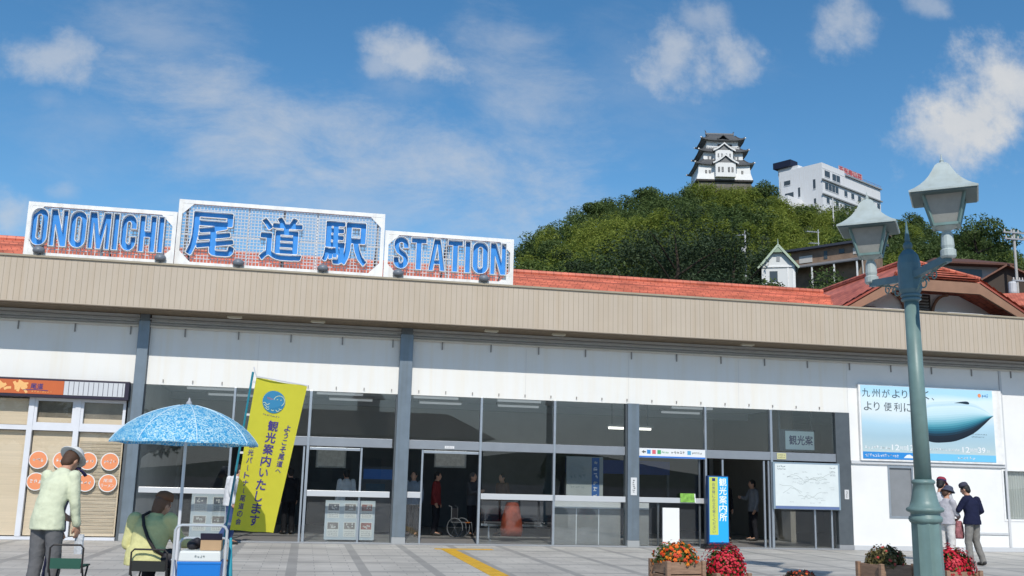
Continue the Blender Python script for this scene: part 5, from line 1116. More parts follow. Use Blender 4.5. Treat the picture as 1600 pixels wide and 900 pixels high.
def umb_mat():
    m = bpy.data.materials.new('parasol cloth'); m.use_nodes = True; q = m.node_tree; bs = q.nodes['Principled BSDF']; c = q.nodes.new('ShaderNodeTexCoord')
    n = q.nodes.new('ShaderNodeTexNoise'); n.inputs['Scale'].default_value = 26; n.inputs['Detail'].default_value = 2; n.inputs['Distortion'].default_value = 2.5; q.links.new(c.outputs['Object'], n.inputs['Vector'])
    r = q.nodes.new('ShaderNodeValToRGB'); e = r.color_ramp.elements; e[0].position = .40; e[0].color = (.03, .30, .62, 1); e[1].position = .58; e[1].color = (.55, .74, .80, 1); k = e.new(.49); k.color = (.10, .48, .74, 1)
    q.links.new(n.outputs[0], r.inputs[0]); q.links.new(r.outputs[0], bs.inputs['Base Color']); bs.inputs['Roughness'].default_value = .6
    tr = q.nodes.new('ShaderNodeBsdfTranslucent'); q.links.new(r.outputs[0], tr.inputs[0]); x = q.nodes.new('ShaderNodeMixShader'); x.inputs[0].default_value = .25
    q.links.new(bs.outputs[0], x.inputs[1]); q.links.new(tr.outputs[0], x.inputs[2]); q.links.new(x.outputs[0], q.nodes['Material Output'].inputs[0]); return m
UX, UY = -1.215, 10.86
t = thing('parasol', 'light blue patterned parasol on a white pole above the seated woman', 'parasol', (UX, UY, 0))
b = MB(); n = 8; Rr = .735
def canopy(a, f):                          # a: 0..8 panels, f: 0 centre .. 1 rim
    w_ = a-math.floor(a); sc = 1-.045*math.sin(PI*w_)*f; r = Rr*math.sin(f*1.05)/math.sin(1.05)*sc; z = 2.15-.395*(.34*f+.66*f**2.1)+.010*math.sin(PI*w_)*f**3
    an = a*2*PI/n+.25; return (UX+r*math.cos(an), UY+r*math.sin(an), z)
A, Fq = 64, 12; grid = [[canopy(a*n/A, f/Fq) for a in range(A)] for f in range(1, Fq+1)]
v = [(UX, UY, 2.152)]+[p for r in grid for p in r]; f_ = [(0, 1+a, 1+(a+1) % A) for a in range(A)]
for i in range(Fq-1):
    for a in range(A): f_.append((1+i*A+a, 1+(i+1)*A+a, 1+(i+1)*A+(a+1) % A, 1+i*A+(a+1) % A))
val = [v[1+(Fq-1)*A+a] for a in range(A)]; b.add(v, f_)
b.add(val+[(p[0]+(p[0]-UX)*.004, p[1]+(p[1]-UY)*.004, p[2]-.018) for p in val], [(a, A+a, A+(a+1) % A, (a+1) % A) for a in range(A)])
cn = b.build('canopy', umb_mat(), t, smooth=True)
b = MB(); b.tube([(UX+.005, UY, 0.05), (UX, UY, 2.14)], .016, 10); b.build('pole', mat('white pole', (.60, .60, .62), .4), t)
b = MB(); b.lathe([(.03, 2.145), (.03, 2.165), (.014, 2.185), (.006, 2.215)], 10, (UX, UY, 0)); b.build('tip', mat('grey plastic', (.35, .36, .38), .5), t)
for k in range(n):
    b = MB(); b.tube([tuple(Vector(canopy(k, f/8))-Vector((0, 0, .012))) for f in range(1, 9)], .004, 5); b.build('rib', LGREY, t)
    b = MB(); b.tube([tuple(Vector(canopy(k, f/10))+Vector((0, 0, .002))) for f in range(1, 11)], .0055, 5); b.build('seam', mat('pale seam', (.50, .66, .74), .7), cn)
b = MB(); b.lathe([(.20, 0), (.20, .03), (.06, .05), (.025, .09), (.025, .16)], 20, (UX, UY, 0)); b.build('foot', GREYP, t)
# hand cart with cool box
CX, CY = -.965, 10.80
t = thing('hand_cart', 'folding aluminium hand cart loaded with a blue tub under the parasol', 'cart', (CX, CY, 0))
TUBEW = mat('bright aluminium tube', (.62, .63, .64), .3, .5)
for y_, zt, nm in ((CY-.22, .95, 'handle'), (CY+.24, .80, 'front_frame')):
    b = MB(); h = .245; b.tube([(CX-h, y_, .13), (CX-h, y_, zt-.05), (CX-h+.02, y_, zt-.015), (CX-h+.06, y_, zt), (CX+h-.06, y_, zt), (CX+h-.02, y_, zt-.015), (CX+h, y_, zt-.05), (CX+h, y_, .13)], .014, 8); b.build(nm, TUBEW, t)
for z in (.30, .62): 
    for sx in (-1, 1): b = MB(); b.tube([(CX+sx*.255, CY-.22, z), (CX+sx*.255, CY+.24, z-.05)], .010, 6); b.build('side_bar', TUBEW if sx < 0 else mat('rusty tube', (.35, .14, .06), .6, var=.3), t)
b = MB(); b.box(CX-.25, CX+.25, CY-.25, CY+.27, .15, .17); b.build('platform', GREYP, t)
for sx in (-1, 1):
    for y_ in (CY-.18, CY+.2):
        b = MB(); b.tube([(CX+sx*.23-.02, y_, .065), (CX+sx*.23+.02, y_, .065)], .062, 16); b.build('wheel', DARK, t)
        b = MB(); b.bar((CX+sx*.23, y_, .07), (CX+sx*.23, y_, .15), .055, .02); b.build('caster_fork', LGREY, t)
t = thing('cool_box', 'blue plastic tub with a white lid on the hand cart', 'tub', (CX, CY, .17))
b = MB(); b.loft([[(CX+sx*w_, CY+sy*d_, z) for sx, sy in ((-1, -1), (1, -1), (1, 1), (-1, 1))] for z, w_, d_ in ((.172, .195, .165), (.575, .205, .18), (.575, .21, .185), (.60, .21, .185))]); b.build('tub', mat('blue plastic', (.008, .17, .55), .35), t, bevel=.008)
b = MB(); b.loft([[(CX+sx*w_, CY+sy*d_, z) for sx, sy in ((-1, -1), (1, -1), (1, 1), (-1, 1))] for z, w_, d_ in ((.602, .20, .185), (.69, .195, .18), (.70, .185, .17))]); b.build('lid', mat('white plastic lid', (.62, .64, .62), .4), t, bevel=.01)
b = MB(); b.marks((CX, CY-.188, .65), .10, .03, 4, 0); b.build('label_print', mat('map text', (.25, .29, .30), .5), t)
t = thing('cardboard_box', 'small brown cardboard box on the white lid', 'box', (CX+.09, CY+.02, .70))
b = MB(); b.box(CX-.01, CX+.19, CY-.10, CY+.12, .702, .80); b.build('carton', mat('cardboard', (.42, .28, .16), .8, var=.08), t)
b = MB(); b.obox((CX+.09, CY-.10, .835), (.21, .012, .07), RX(.5)); b.build('flap', mat('dark carton inside', (.05, .04, .07), .8), t)
o = MB(); o.ell((CX-.10, CY+.02, .745), (.055, .06, .05)); o.ell((CX-.06, CY+.05, .76), (.05, .05, .06)); tag(fuse(o, 'black_pouch', mat('black bag', (.015, .014, .02), .6), None, .01, 3), 'small black pouch on the white lid beside the cardboard box', 'pouch')
o = MB(); o.tube([(CX+.275, CY-.05, .20), (CX+.285, CY-.02, .45), (CX+.27, CY+.02, .82)], [.012, .03, .012], 8); tag(o.build('folded_umbrella', mat('teal cloth', (.03, .28, .36), .7), smooth=True), 'thin folded teal umbrella leaning at the right side of the cart', 'umbrella')

# yellow banner on a leaning pole
BY = 11.75
t = thing('banner', 'tall lime yellow banner with purple writing on a leaning teal pole', 'banner', (-.76, BY, 0))
k_ = BY/12.85
TLc, TRc, BLc, BRc = [Vector((x*k_, BY, EYE+(z-EYE)*k_)) for x, z in ((-.665, 2.64), (-.04, 2.56), (-.845, .79), (-.335, .76))]
def ban(u, v, d=0):                        # u 0..1 left to right, v 0..1 bottom to top
    p = (BLc*(1-u)+BRc*u)*(1-v)+(TLc*(1-u)+TRc*u)*v
    w_ = .022*math.sin(3.1*u+2.2*v*3)+.012*math.sin(7*v+5*u)
    return Vector((p.x, p.y+w_+.10*u-d, p.z+.004*math.sin(9*u)))
BW, BH = .56, 1.66
b = MB(); nu, nv = 16, 40; v = [ban(i/nu, j/nv) for j in range(nv+1) for i in range(nu+1)]; b.add(v, [(j*(nu+1)+i, j*(nu+1)+i+1, (j+1)*(nu+1)+i+1, (j+1)*(nu+1)+i) for j in range(nv) for i in range(nu)])
def ban_mat():
    m = mat('lime yellow cloth', (.70, .645, .05), .8, var=.05, vscale=5, bump=.15, bscale=14); q = m.node_tree; bs = q.nodes['Principled BSDF']; tr = q.nodes.new('ShaderNodeBsdfTranslucent'); tr.inputs[0].default_value = (.70, .645, .05, 1)
    x = q.nodes.new('ShaderNodeMixShader'); x.inputs[0].default_value = .3; q.links.new(bs.outputs[0], x.inputs[1]); q.links.new(tr.outputs[0], x.inputs[2]); q.links.new(x.outputs[0], q.nodes['Material Output'].inputs[0]); return m
ct = b.build('cloth', ban_mat(), t, smooth=True)
fnb = lambda x, z: ban(x/BW, z/BH, .006)
PUR = mat('purple print', (.055, .035, .20), .7)
b = MB(); b.column_text('観光案内いたします', (BW*.50, BH*.74), .122, .130, 0, fnb, .03); b.build('lettering', PUR, ct)
b = MB(); b.column_text('ようこそ尾道へ', (BW*.80, BH*.72), .074, .080, 0, fnb, .02); b.build('lettering', PUR, ct)
b = MB(); b.column_text('観光パートナー尾道の会', (BW*.155, BH*.58), .070, .083, 0, fnb, .02); b.build('lettering', PUR, ct)
b = MB(); cx, cz, r = BW*.42, BH*.86, .125
def disc(cx, cz, r, mi, d, n=36, half=False): b.add([ban((cx+r*math.cos(a*2*PI/n))/BW, (cz+r*math.sin(a*2*PI/n))/BH, d) for a in range(n)], [tuple(range(n))], mi)
disc(cx, cz, r, 0, .007, 48)
def ringb(cx, cz, r, w_, mi, d, n=28):
    P = [[ban((cx+q*math.cos(a*2*PI/n))/BW, (cz+q*math.sin(a*2*PI/n))/BH, d) for a in range(n)] for q in (r-w_, r)]; b.add(P[0]+P[1], [(a, n+a, n+(a+1) % n, (a+1) % n) for a in range(n)], mi)
ringb(cx+.055, cz+.02, .062, .006, 1, .012)
for k, z in enumerate((-.035, -.062, -.088)):
    w_ = math.sqrt(max(.0, .118**2-z*z)); pts = [(cx-w_+2*w_*i/16*(.75 if k == 0 else 1), cz+z+.010*math.sin(i*1.1+k)) for i in range(17)]
    pl = stroke(pts, .007); h_ = len(pl)//2
    for i in range(h_-1): b.add([ban(x/BW, z_/BH, .012) for x, z_ in (pl[i], pl[2*h_-1-i], pl[2*h_-2-i], pl[i+1])], [(0, 1, 2, 3)], 1)
for (x, z) in ((cx-.065, cz+.03), (cx-.03, cz+.025)): b.marks((x, z), .035, .035, 2, 2, lambda x_, z_: ban(x_/BW, z_/BH, .012), seed=int(z*100))
for (x, z) in ((cx+.035, cz+.035), (cx+.075, cz+.035)): b.marks((x, z), .02, .02, 1, 1, lambda x_, z_: ban(x_/BW, z_/BH, .014), seed=3)
b.marks((cx-.0, cz-.155), .19, .018, 9, 3, fnb, seed=6)
b.build('emblem', [mat('emblem blue', (.03, .20, .36), .7), mat('emblem pale', (.55, .62, .40), .7), mat('emblem red', (.45, .12, .12), .7), PUR], ct)
p0 = Vector((TLc.x-.04, BY-.0, TLc.z+.06)); p1 = Vector((BLc.x-.045, BY, BLc.z)); dr = (p1-p0)/(p1.z-p0.z); base = p0+dr*(0-p0.z)
b = MB(); b.tube([base, p0], .013, 8); b.build('pole', mat('teal pole', (.02, .20, .26), .4), t)
b = MB(); b.tube([p0+dr*.055, TLc+Vector((0, 0, .012)), Vector((TRc.x, BY+.1, TRc.z+.012))], .007, 6); b.build('top_rod', mat('white pole', (.60, .60, .62), .4), t)
for f in (.03, .25, .5, .75, .96):
    q = TLc.lerp(BLc, f); b = MB(); b.obox(q+Vector((-.025, 0, 0)), (.05, .014, .025)); b.build('loop', mat('white loop', (.6, .6, .58), .7), t)
b = MB(); b.lathe([(.17, 0), (.17, .06), (.12, .10), (.03, .12), (.025, .22)], 18, (base.x, base.y, 0)); b.build('water_base', mat('blue grey plastic', (.10, .13, .18), .5), t)

# ------------------------------------------------------------------ the wooded hill
# silhouette of the hill: (x/y direction, height gained per metre of distance at the ridge)
RIDGE_Y = 200.0
PROF = [(.02, .12), (.08, .16), (.14, .195), (.17, .215), (.20, .232), (.23, .264), (.265, .283), (.30, .299), (.336, .311), (.3725, .319), (.40, .3205), (.43, .323), (.47, .325), (.497, .323), (.55, .318), (.60, .322), (.645, .312), (.70, .300), (.744, .302), (.775, .285), (.80, .270), (.90, .24), (1.1, .2), (1.4, .12)]
def prof(s):
    if s <= PROF[0][0]: return max(0, PROF[0][1]+(s-PROF[0][0])*.6)
    for (a, p), (c, q) in zip(PROF, PROF[1:]):
        if s <= c: return p+(q-p)*(s-a)/(c-a)
    return PROF[-1][1]
def hill(x, y):
    e = prof(x/max(y, 1))*RIDGE_Y-4.2; f = (y-58)/(RIDGE_Y-58)
    if f <= 0: return 0
    g = f if f <= 1 else max(0, 1-(f-1)*.6)
    g = g**.92 if f <= 1 else g
    return max(0, e*g+1.0*math.sin(x*.13)*math.cos(y*.09)*min(1, f*3))
v, f = [], []; NX, NY = 90, 60
for j in range(NY+1):
    y = 56+j*(330-56)/NY
    for i in range(NX+1): s = -.1+i*1.5/NX; v.append((s*y, y, hill(s*y, y)-.02))
for j in range(NY):
    for i in range(NX): a = j*(NX+1)+i; f.append((a, a+1, a+NX+2, a+NX+1))
b = MB(); b.add(v, f); tag(b.build('hill', mat('undergrowth', (.022, .034, .010), .9, var=.4, vscale=.3), smooth=True), kind='structure')

rng = np.random.default_rng(5)
def crown_quads(c, rx, rz, n, leaf, lobes=7, up=.3, flat=.55, spiky=0):
    """leaf faces spread through a lumpy crown; returns (n*4,3)"""
    c = np.asarray(c, float)
    lc = rng.normal(size=(lobes, 3)); lc /= np.linalg.norm(lc, axis=1)[:, None]; lc[:, 2] = np.abs(lc[:, 2])*.9-.15; lc *= rng.uniform(.45, .8, (lobes, 1)); lr = rng.uniform(.32, .55, lobes)
    k = rng.integers(0, lobes, n); d = rng.normal(size=(n, 3)); d /= np.linalg.norm(d, axis=1)[:, None]; d[:, 2] += .15
    r = lr[k][:, None]*rng.uniform(.55, 1.08, (n, 1))**.6
    p = (lc[k]+d*r)*np.array([rx, rx, rz])
    nr = d*.8+rng.normal(size=(n, 3))*.6; nr[:, 2] += up; nr /= np.linalg.norm(nr, axis=1)[:, None]
    t = rng.normal(size=(n, 3)); u = np.cross(nr, t); u /= np.linalg.norm(u, axis=1)[:, None]; w = np.cross(nr, u)
    s = leaf*rng.uniform(.55, 1.35, (n, 1))
    q = np.stack([p-u*s, p-w*s*flat, p+u*s, p+w*s*flat], 1)+c
    return q.reshape(-1, 3)
def quads_mesh(name, Q):
    Q = np.concatenate(Q) if isinstance(Q, list) else Q; n = len(Q); me = bpy.data.meshes.new(name); me.vertices.add(n); me.vertices.foreach_set('co', Q.astype(np.float32).ravel())
    me.loops.add(n); me.loops.foreach_set('vertex_index', np.arange(n, dtype=np.int32)); me.polygons.add(n//4); me.polygons.foreach_set('loop_start', np.arange(0, n, 4, dtype=np.int32)); me.polygons.foreach_set('loop_total', np.full(n//4, 4, dtype=np.int32)); me.update(calc_edges=True); return me
L_BROAD = leaf_mat('broadleaf', (.058, .094, .026), (.125, .175, .052), .38, .05)
L_BAMB = leaf_mat('bamboo leaf', (.15, .195, .030), (.29, .335, .065), .45, .06)
L_PINE = leaf_mat('pine needles', (.028, .048, .022), (.062, .090, .038), .2, .08)
L_YEL = leaf_mat('light green leaf', (.05, .09, .02), (.12, .16, .03), .28)
def keep_out(s, y):
    """clearings for the buildings on the hill"""
    return (.455 < s < .60 and 84 < y < 112) or (.395 < s < .465 and 200 < y < 222) or (.47 < s < .66 and y > 194 and y < 240)
sets = {'broad': [], 'bamboo': [], 'pine': []}
cells = []
for j in range(34):
    y = 70+j*4.4*(1+j*.008); 
    if y > 214: break
    step = 4.6+.006*y
    x = .03*y
    while x < 1.05*y:
        cells.append((x+rng.uniform(-1.6, 1.6), y+rng.uniform(-1.8, 1.8))); x += step
for x, y in cells:
    s = x/y
    if keep_out(s, y): continue
    f = (y-58)/(RIDGE_Y-58); z = hill(x, y); k = rng.random()
    if s > .62 and rng.random() < .25: continue
    n1 = math.sin(s*23+y*.05)+.6*math.sin(y*.09+s*7)
    if y > 182 and s < .42: kind = 'broad'
    elif f < .15+.26*min(1, max(0, (s-.255)/.1))-.5*max(0, s-.42) and .25 < s < .47+.1*(f < .2): kind = 'pine' if k < .85 else 'broad'
    elif s < .26: kind = 'broad' if k < .45 else 'bamboo'
    elif s < .56: kind = 'bamboo' if (n1 > -.75 and k < .9) else 'broad'
    else: kind = 'broad' if k < .8 else 'bamboo'
    if kind == 'broad': r = rng.uniform(2.4, 3.9); sets['broad'].append(crown_quads((x, y, z+r*.75), r, r*1.0, 1250, .22, up=.7))
    elif kind == 'bamboo':
        r = rng.uniform(1.7, 2.9); h = rng.uniform(2.8, 4.3); lean = rng.uniform(-.8, .8)
        Q = crown_quads((x, y, z+h*.65), r, h, 1250, .28, lobes=9, up=.9, flat=.3); Q[:, 0] += lean*np.clip((Q[:, 2]-z)/(2*h), 0, 1)**2*2.2; sets['bamboo'].append(Q)
    else: r = rng.uniform(3.2, 5.2); sets['pine'].append(crown_quads((x, y, z+r*rng.uniform(.8, 1.3)), r, r*.62, 1500, .20, lobes=11, up=.9, flat=.4))
for i in range(12):                                  # bamboo close under the castle walls
    s = .392+i*.0072; y = 199+(i % 3); x = s*y; z = EYE+.3235*y; h = 4.2+rng.uniform(-.4, .4); sets_top = crown_quads((x, y, z-h*.8), 2.3, h, 1150, .30, lobes=9, up=.35, flat=.28); sets['bamboo'].append(sets_top)
for k, nm, m_, l in (('broad', 'broadleaf_wood', L_BROAD, 'dark green broadleaf wood covering the ridge and flanks of the castle hill'), ('bamboo', 'bamboo_grove', L_BAMB, 'yellow green bamboo grove on the slope below the castle'), ('pine', 'pine_wood', L_PINE, 'dark pine wood at the foot of the hill behind the red roof')):
    me = quads_mesh(nm, sets[k]); me.materials.append(m_); o = bpy.data.objects.new(nm, me); COL.objects.link(o); tag(o, l, 'wood', kind='stuff')
def tree(label, x, y, z, r, h, leaf, lm, kind='round', n=4200, group='single trees on the castle hill', cat='tree'):
    t = thing('pine_tree' if kind == 'pine' else 'broadleaf_tree', label, cat, (x, y, z), 0, group); b = MB(); rg = random.Random(int(x*10)); tk = mat('bark', (.05, .036, .025), .9, var=.3)
    b.tube([(x, y, z-.5), (x+.1, y, z+h*.3), (x+rg.uniform(-.4, .4), y, z+h*.6), (x, y, z+h*.85)], [.30, .24, .16, .05], 8); b.build('trunk', tk, t)
    for k in range(5):
        a = rg.uniform(0, 2*PI); z0 = z+h*rg.uniform(.35, .6); b = MB(); b.tube([(x, y, z0), (x+r*.4*math.cos(a), y+r*.4*math.sin(a), z0+h*.12), (x+r*.75*math.cos(a), y+r*.75*math.sin(a), z0+h*.2)], [.12, .08, .03], 6); b.build('limb', tk, t)
    if kind == 'pine':
        Q = []
        for k in range(11): a = rg.uniform(0, 2*PI); f = k/10; q = r*(1-.6*f)*rg.uniform(.35, .8); Q.append(crown_quads((q*math.cos(a), q*math.sin(a), h*(.38+.6*f)), r*.55*(1.1-.5*f), r*.20, n//11, leaf, lobes=6, up=1.2, flat=.3))
    else: Q = [crown_quads((0, 0, h*.62), r, h*.48, n, leaf, lobes=12)]
    me = quads_mesh('crown', Q); me.materials.append(lm); o = bpy.data.objects.new('crown', me); COL.objects.link(o); o.parent = t; return t
def at(s, y, dz=0): return (s*y, y, hill(s*y, y)+dz)
for lab, s, y, r, h, leaf, lm, kd in (
  ('big round dark tree on the skyline right of the lamp post', .742, 150, 6.6, 10.0, .24, L_BROAD, 'round'),
  ('small round tree at the right end of the skyline beside the utility pole', .80, 140, 4.5, 7, .22, L_BROAD, 'round'),
  ('round bushy tree just below the white gabled house', .550, 80, 3.2, 9.3, .15, L_BROAD, 'round'),
  ('bushy dark tree hiding the foot of the white gabled house', .487, 84, 2.6, (EYE+.2275*84-hill(.487*84, 84))/1.1, .15, L_BROAD, 'round'),
  ('dark spreading pine over the red roof left of the white gabled house', .445, 86, 5.6, 11, .16, L_PINE, 'pine'),
  ('dark spreading pine over the middle of the red roof', .375, 88, 6.4, 12.5, .16, L_PINE, 'pine'),
  ('low dark pine beside the right end of the rooftop sign', .262, 96, 4.8, 8, .16, L_PINE, 'pine'),
  ('light green tree against the lower left edge of the hill', .215, 120, 4.0, 7, .18, L_YEL, 'round'),
  ('dark tree standing highest on the ridge left of the castle', .345, 199, 4.0, 5.2, .24, L_BROAD, 'round'),
  ('dark round tree on the ridge halfway between sign and castle', .285, 196, 4.6, 5.6, .24, L_BROAD, 'round'),
  ('dark tree right of the white hotel on the skyline', .66, 203, 4.5, 8, .24, L_BROAD, 'round'),
  ('bushy tree between the castle and the white hotel', .480, 198, 3.2, 7.5, .22, L_BROAD, 'round'),
  ('bright green tree above the brown terrace house', .575, 122, 4.0, 6.5, .18, L_YEL, 'round'),
  ('green tree left of the right hand gable behind the lamp', .625, 92, 3.6, 6, .16, L_BROAD, 'round'),
  ('light green tree behind the dark roofed house at the right', .70, 92, 4.2, 7, .16, L_YEL, 'round')):
    x, y, z = at(s, y); tree(lab, x, y, z, r, h, leaf, lm, kd)

# ------------------------------------------------------------------ castle
CW = mat('castle plaster', (.74, .74, .72), .8, var=.06); CT = mat('castle roof tiles', (.085, .088, .092), .7, var=.2, vscale=2); CE = mat('castle eave shade', (.24, .24, .235), .8); CD = mat('castle window', (.03, .032, .035), .6); STONE = mat('castle stone', (.14, .13, .11), .9, var=.35, vscale=1.2, bump=.5, bscale=3)  # CE: shade under the eaves darkened into the plaster's colour
cy = 207.0; cxx = .4285*cy; cz = EYE+.325*cy
CA = thing('castle', 'white three tiered castle keep with dark curved roofs on the hilltop', 'castle', (cxx, cy, cz), math.radians(-11)); CA.scale = (1, 1, 1.2)
def cbuild(b, nm, m_, par=None, **k): return b.build(nm, m_, par or CA, world=False, **k)
DEP = .78                                              # depth / width of the keep
def tier_wall(w0, w1, z0, z1):
    b = MB(); b.loft([[(sx*w/2, sy*w*DEP/2, z) for sx, sy in ((-1, -1), (1, -1), (1, 1), (-1, 1))] for w, z in ((w0, z0), (w0+(w1-w0)*.7, z0+(z1-z0)*.45), (w1, z1))]); return cbuild(b, 'wall', CW)
def hip_skirt(wi, zi, wo, zo, upturn, name='roof'):
    def ring(w, z, up, off=0): 
        P = []; n = 10
        for k, (a, c_) in enumerate((((-1, -1), (1, -1)), ((1, -1), (1, 1)), ((1, 1), (-1, 1)), ((-1, 1), (-1, -1)))):
            for i in range(n): q = i/n; tt = abs(2*q-1); P.append(((a[0]+(c_[0]-a[0])*q)*w/2, (a[1]+(c_[1]-a[1])*q)*w*DEP/2, z+up*tt**4+off))
        return P
    b = MB(); rs = [ring(wi, zi, 0), ring(wi+(wo-wi)*.4, zi+(zo-zi)*.58, upturn*.15), ring(wi+(wo-wi)*.75, zi+(zo-zi)*.88, upturn*.5), ring(wo, zo, upturn)]
    for a, c_ in zip(rs, rs[1:]): n = len(a); b.add(a+c_, [(i, n+i, n+(i+1) % n, (i+1) % n) for i in range(n)])
    e = ring(wo, zo, upturn, -.16); b.add(rs[-1]+e, [(i, len(e)+i, len(e)+(i+1) % len(e), (i+1) % len(e)) for i in range(len(e))])
    r = cbuild(b, name, CT)
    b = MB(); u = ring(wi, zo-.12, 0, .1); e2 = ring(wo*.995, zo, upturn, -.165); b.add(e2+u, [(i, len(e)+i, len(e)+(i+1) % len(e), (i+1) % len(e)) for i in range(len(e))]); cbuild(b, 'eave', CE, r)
    for sx in (-1, 1):
        for sy in (-1, 1):
            b = MB(); b.tube([(sx*(wi/2+(wo-wi)/2*q), sy*(wi/2+(wo-wi)/2*q)*DEP, zi+(zo-zi)*(1-max(0, 1-q)**1.7)+upturn*q**3+.05) for q in (0, .25, .5, .75, 1.02)], [.14]*4+[.17], 6); cbuild(b, 'hip_ridge', CT, r)
            b = MB(); b.ell((sx*wo/2*1.01, sy*wo/2*DEP*1.01, zo+upturn-.02), (.2, .2, .17), n=8, k=6); cbuild(b, 'corner_tile', FRAMEW, r)
    return r
def windows(xs, y, z, w=.34, h=.85):
    for x in xs:
        b = MB(); b.box(x-w/2, x+w/2, y-.03, y+.1, z-h/2, z+h/2, 0); b.box(x-.03, x+.03, y-.045, y-.031, z-h/2, z+h/2, 1); cbuild(b, 'window', [CD, CW])
def gable(w, zp, ze, y0, y1, wallw=None, wz0=0):
    b = MB()
    for s in (-1, 1):
        n = 6; P = [(s*w/2*q, zp+(ze-zp)*(q+.10*math.sin(PI*q))) for q in [i/n for i in range(n+1)]]
        top = [(x, y0, z+.1) for x, z in P]+[(x, y1, z+.1) for x, z in P]; bt = [(x, y0, z-.12) for x, z in P]+[(x, y1, z-.12) for x, z in P]; k = n+1
        b.add(top, [(i, i+1, k+i+1, k+i) if s > 0 else (k+i, k+i+1, i+1, i) for i in range(n)]); b.add(bt, [(k+i, k+i+1, i+1, i) if s > 0 else (i, i+1, k+i+1, k+i) for i in range(n)])
    r = cbuild(b, 'gable_roof', CT)
    b = MB()
    for s in (-1, 1): P = [(s*w/2*q, zp+(ze-zp)*(q+.10*math.sin(PI*q))) for q in [i/6 for i in range(7)]]; pl = [(x, z+.06) for x, z in P]+[(x, z-.24) for x, z in P[::-1]]; b.prism(pl if s < 0 else pl[::-1], lambda u, v, d: (u, y0-.08+d, v), 0, .1)
    cbuild(b, 'bargeboard', mat('white bargeboard', (.72, .72, .70), .7), r)
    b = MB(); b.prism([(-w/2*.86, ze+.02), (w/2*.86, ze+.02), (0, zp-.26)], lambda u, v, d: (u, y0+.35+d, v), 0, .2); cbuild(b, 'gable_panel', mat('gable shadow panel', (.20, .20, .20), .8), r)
    if wallw: b = MB(); b.box(-wallw/2, wallw/2, y0+.3, y1, wz0, ze+.05); cbuild(b, 'bay_wall', CW)
tier_wall(12.6, 11.4, .0, 2.95); hip_skirt(9.0, 4.25, 13.2, 2.95, .35)
tier_wall(9.1, 8.8, 3.6, 5.7); hip_skirt(7.0, 6.95, 11.2, 5.7, .35)
tier_wall(7.3, 7.1, 6.0, 8.1); hip_skirt(6.0, 9.25, 9.9, 8.1, .40, 'top_roof')
b = MB(); dp = 6.0*DEP/2
b.add([(-2.9, -dp, 9.08), (2.9, -dp, 9.08), (2.9, dp, 9.08), (-2.9, dp, 9.08), (-3.2, 0, 10.25), (3.2, 0, 10.25)], [(0, 1, 5, 4), (2, 3, 4, 5), (1, 2, 5), (3, 0, 4)])
rr = cbuild(b, 'upper_roof', CT); b = MB(); b.box(-3.3, 3.3, -.18, .18, 10.2, 10.45); cbuild(b, 'ridge', mat('ridge tiles', (.19, .195, .20), .7), rr)
for s in (-1, 1): b = MB(); b.tube([(s*3.1, 0, 10.4), (s*3.2, 0, 10.75), (s*3.4, 0, 11.1 if s < 0 else 10.8)], [.16, .10, .03], 6); cbuild(b, 'roof_ornament', CT, rr)
gable(5.7, 4.55, 2.95, -6.3, -3.6, 4.5, .3); gable(5.0, 7.2, 5.75, -5.0, -2.6, 3.9, 3.6)
b = MB(); P = [(-1.3+2.6*i/14, 8.25+.75*math.exp(-((i-7)/3.6)**2)) for i in range(15)]
b.prism([(x, z+.13) for x, z in P][::-1]+[(x, z-.1) for x, z in P], lambda u, v, d: (u, -4.0+d, v), 0, 1.6); cbuild(b, 'curved_gable', CT)
windows((-4.1, -3.3), -4.6, 1.35, .42, 1.0); windows((4.0,), -4.6, 1.35, .42, 1.0); windows((-1.5, -.7, .7, 1.5), -6.02, 1.65, .42, 1.0); windows((-3.3, -2.6), -3.52, 4.5); windows((2.6, 3.3), -3.52, 4.5); windows((-1.3, -.5, .5, 1.3), -4.72, 4.75, .3, .75)
b = MB(); b.box(-1.1, .45, -2.86, -2.7, 6.75, 7.45); cbuild(b, 'window_band', CD); b = MB(); b.box(.75, 2.2, -2.86, -2.7, 6.75, 7.45); cbuild(b, 'window_band', CD)
b = MB(); b.box(-3.75, 3.75, -3.25, -3.1, 6.5, 6.62); b.box(-3.75, 3.75, -3.25, -3.19, 6.85, 6.93)
for i in range(16): b.box(-3.7+i*.49-.03, -3.7+i*.49+.03, -3.24, -3.2, 6.62, 6.85)
cbuild(b, 'balcony_rail', CW)
b = MB(); b.loft([[(sx*w/2, sy*w*DEP/2, z) for sx, sy in ((-1, -1), (1, -1), (1, 1), (-1, 1))] for w, z in ((14.5, -9), (12.2, -1.2), (11.2, -.02))]); cbuild(b, 'stone_base', STONE)
b = MB(); b.box(-6.35, 6.35, -5.0, 5.0, -.35, -.001); cbuild(b, 'base_beam', mat('dark beam', (.045, .04, .035), .8))

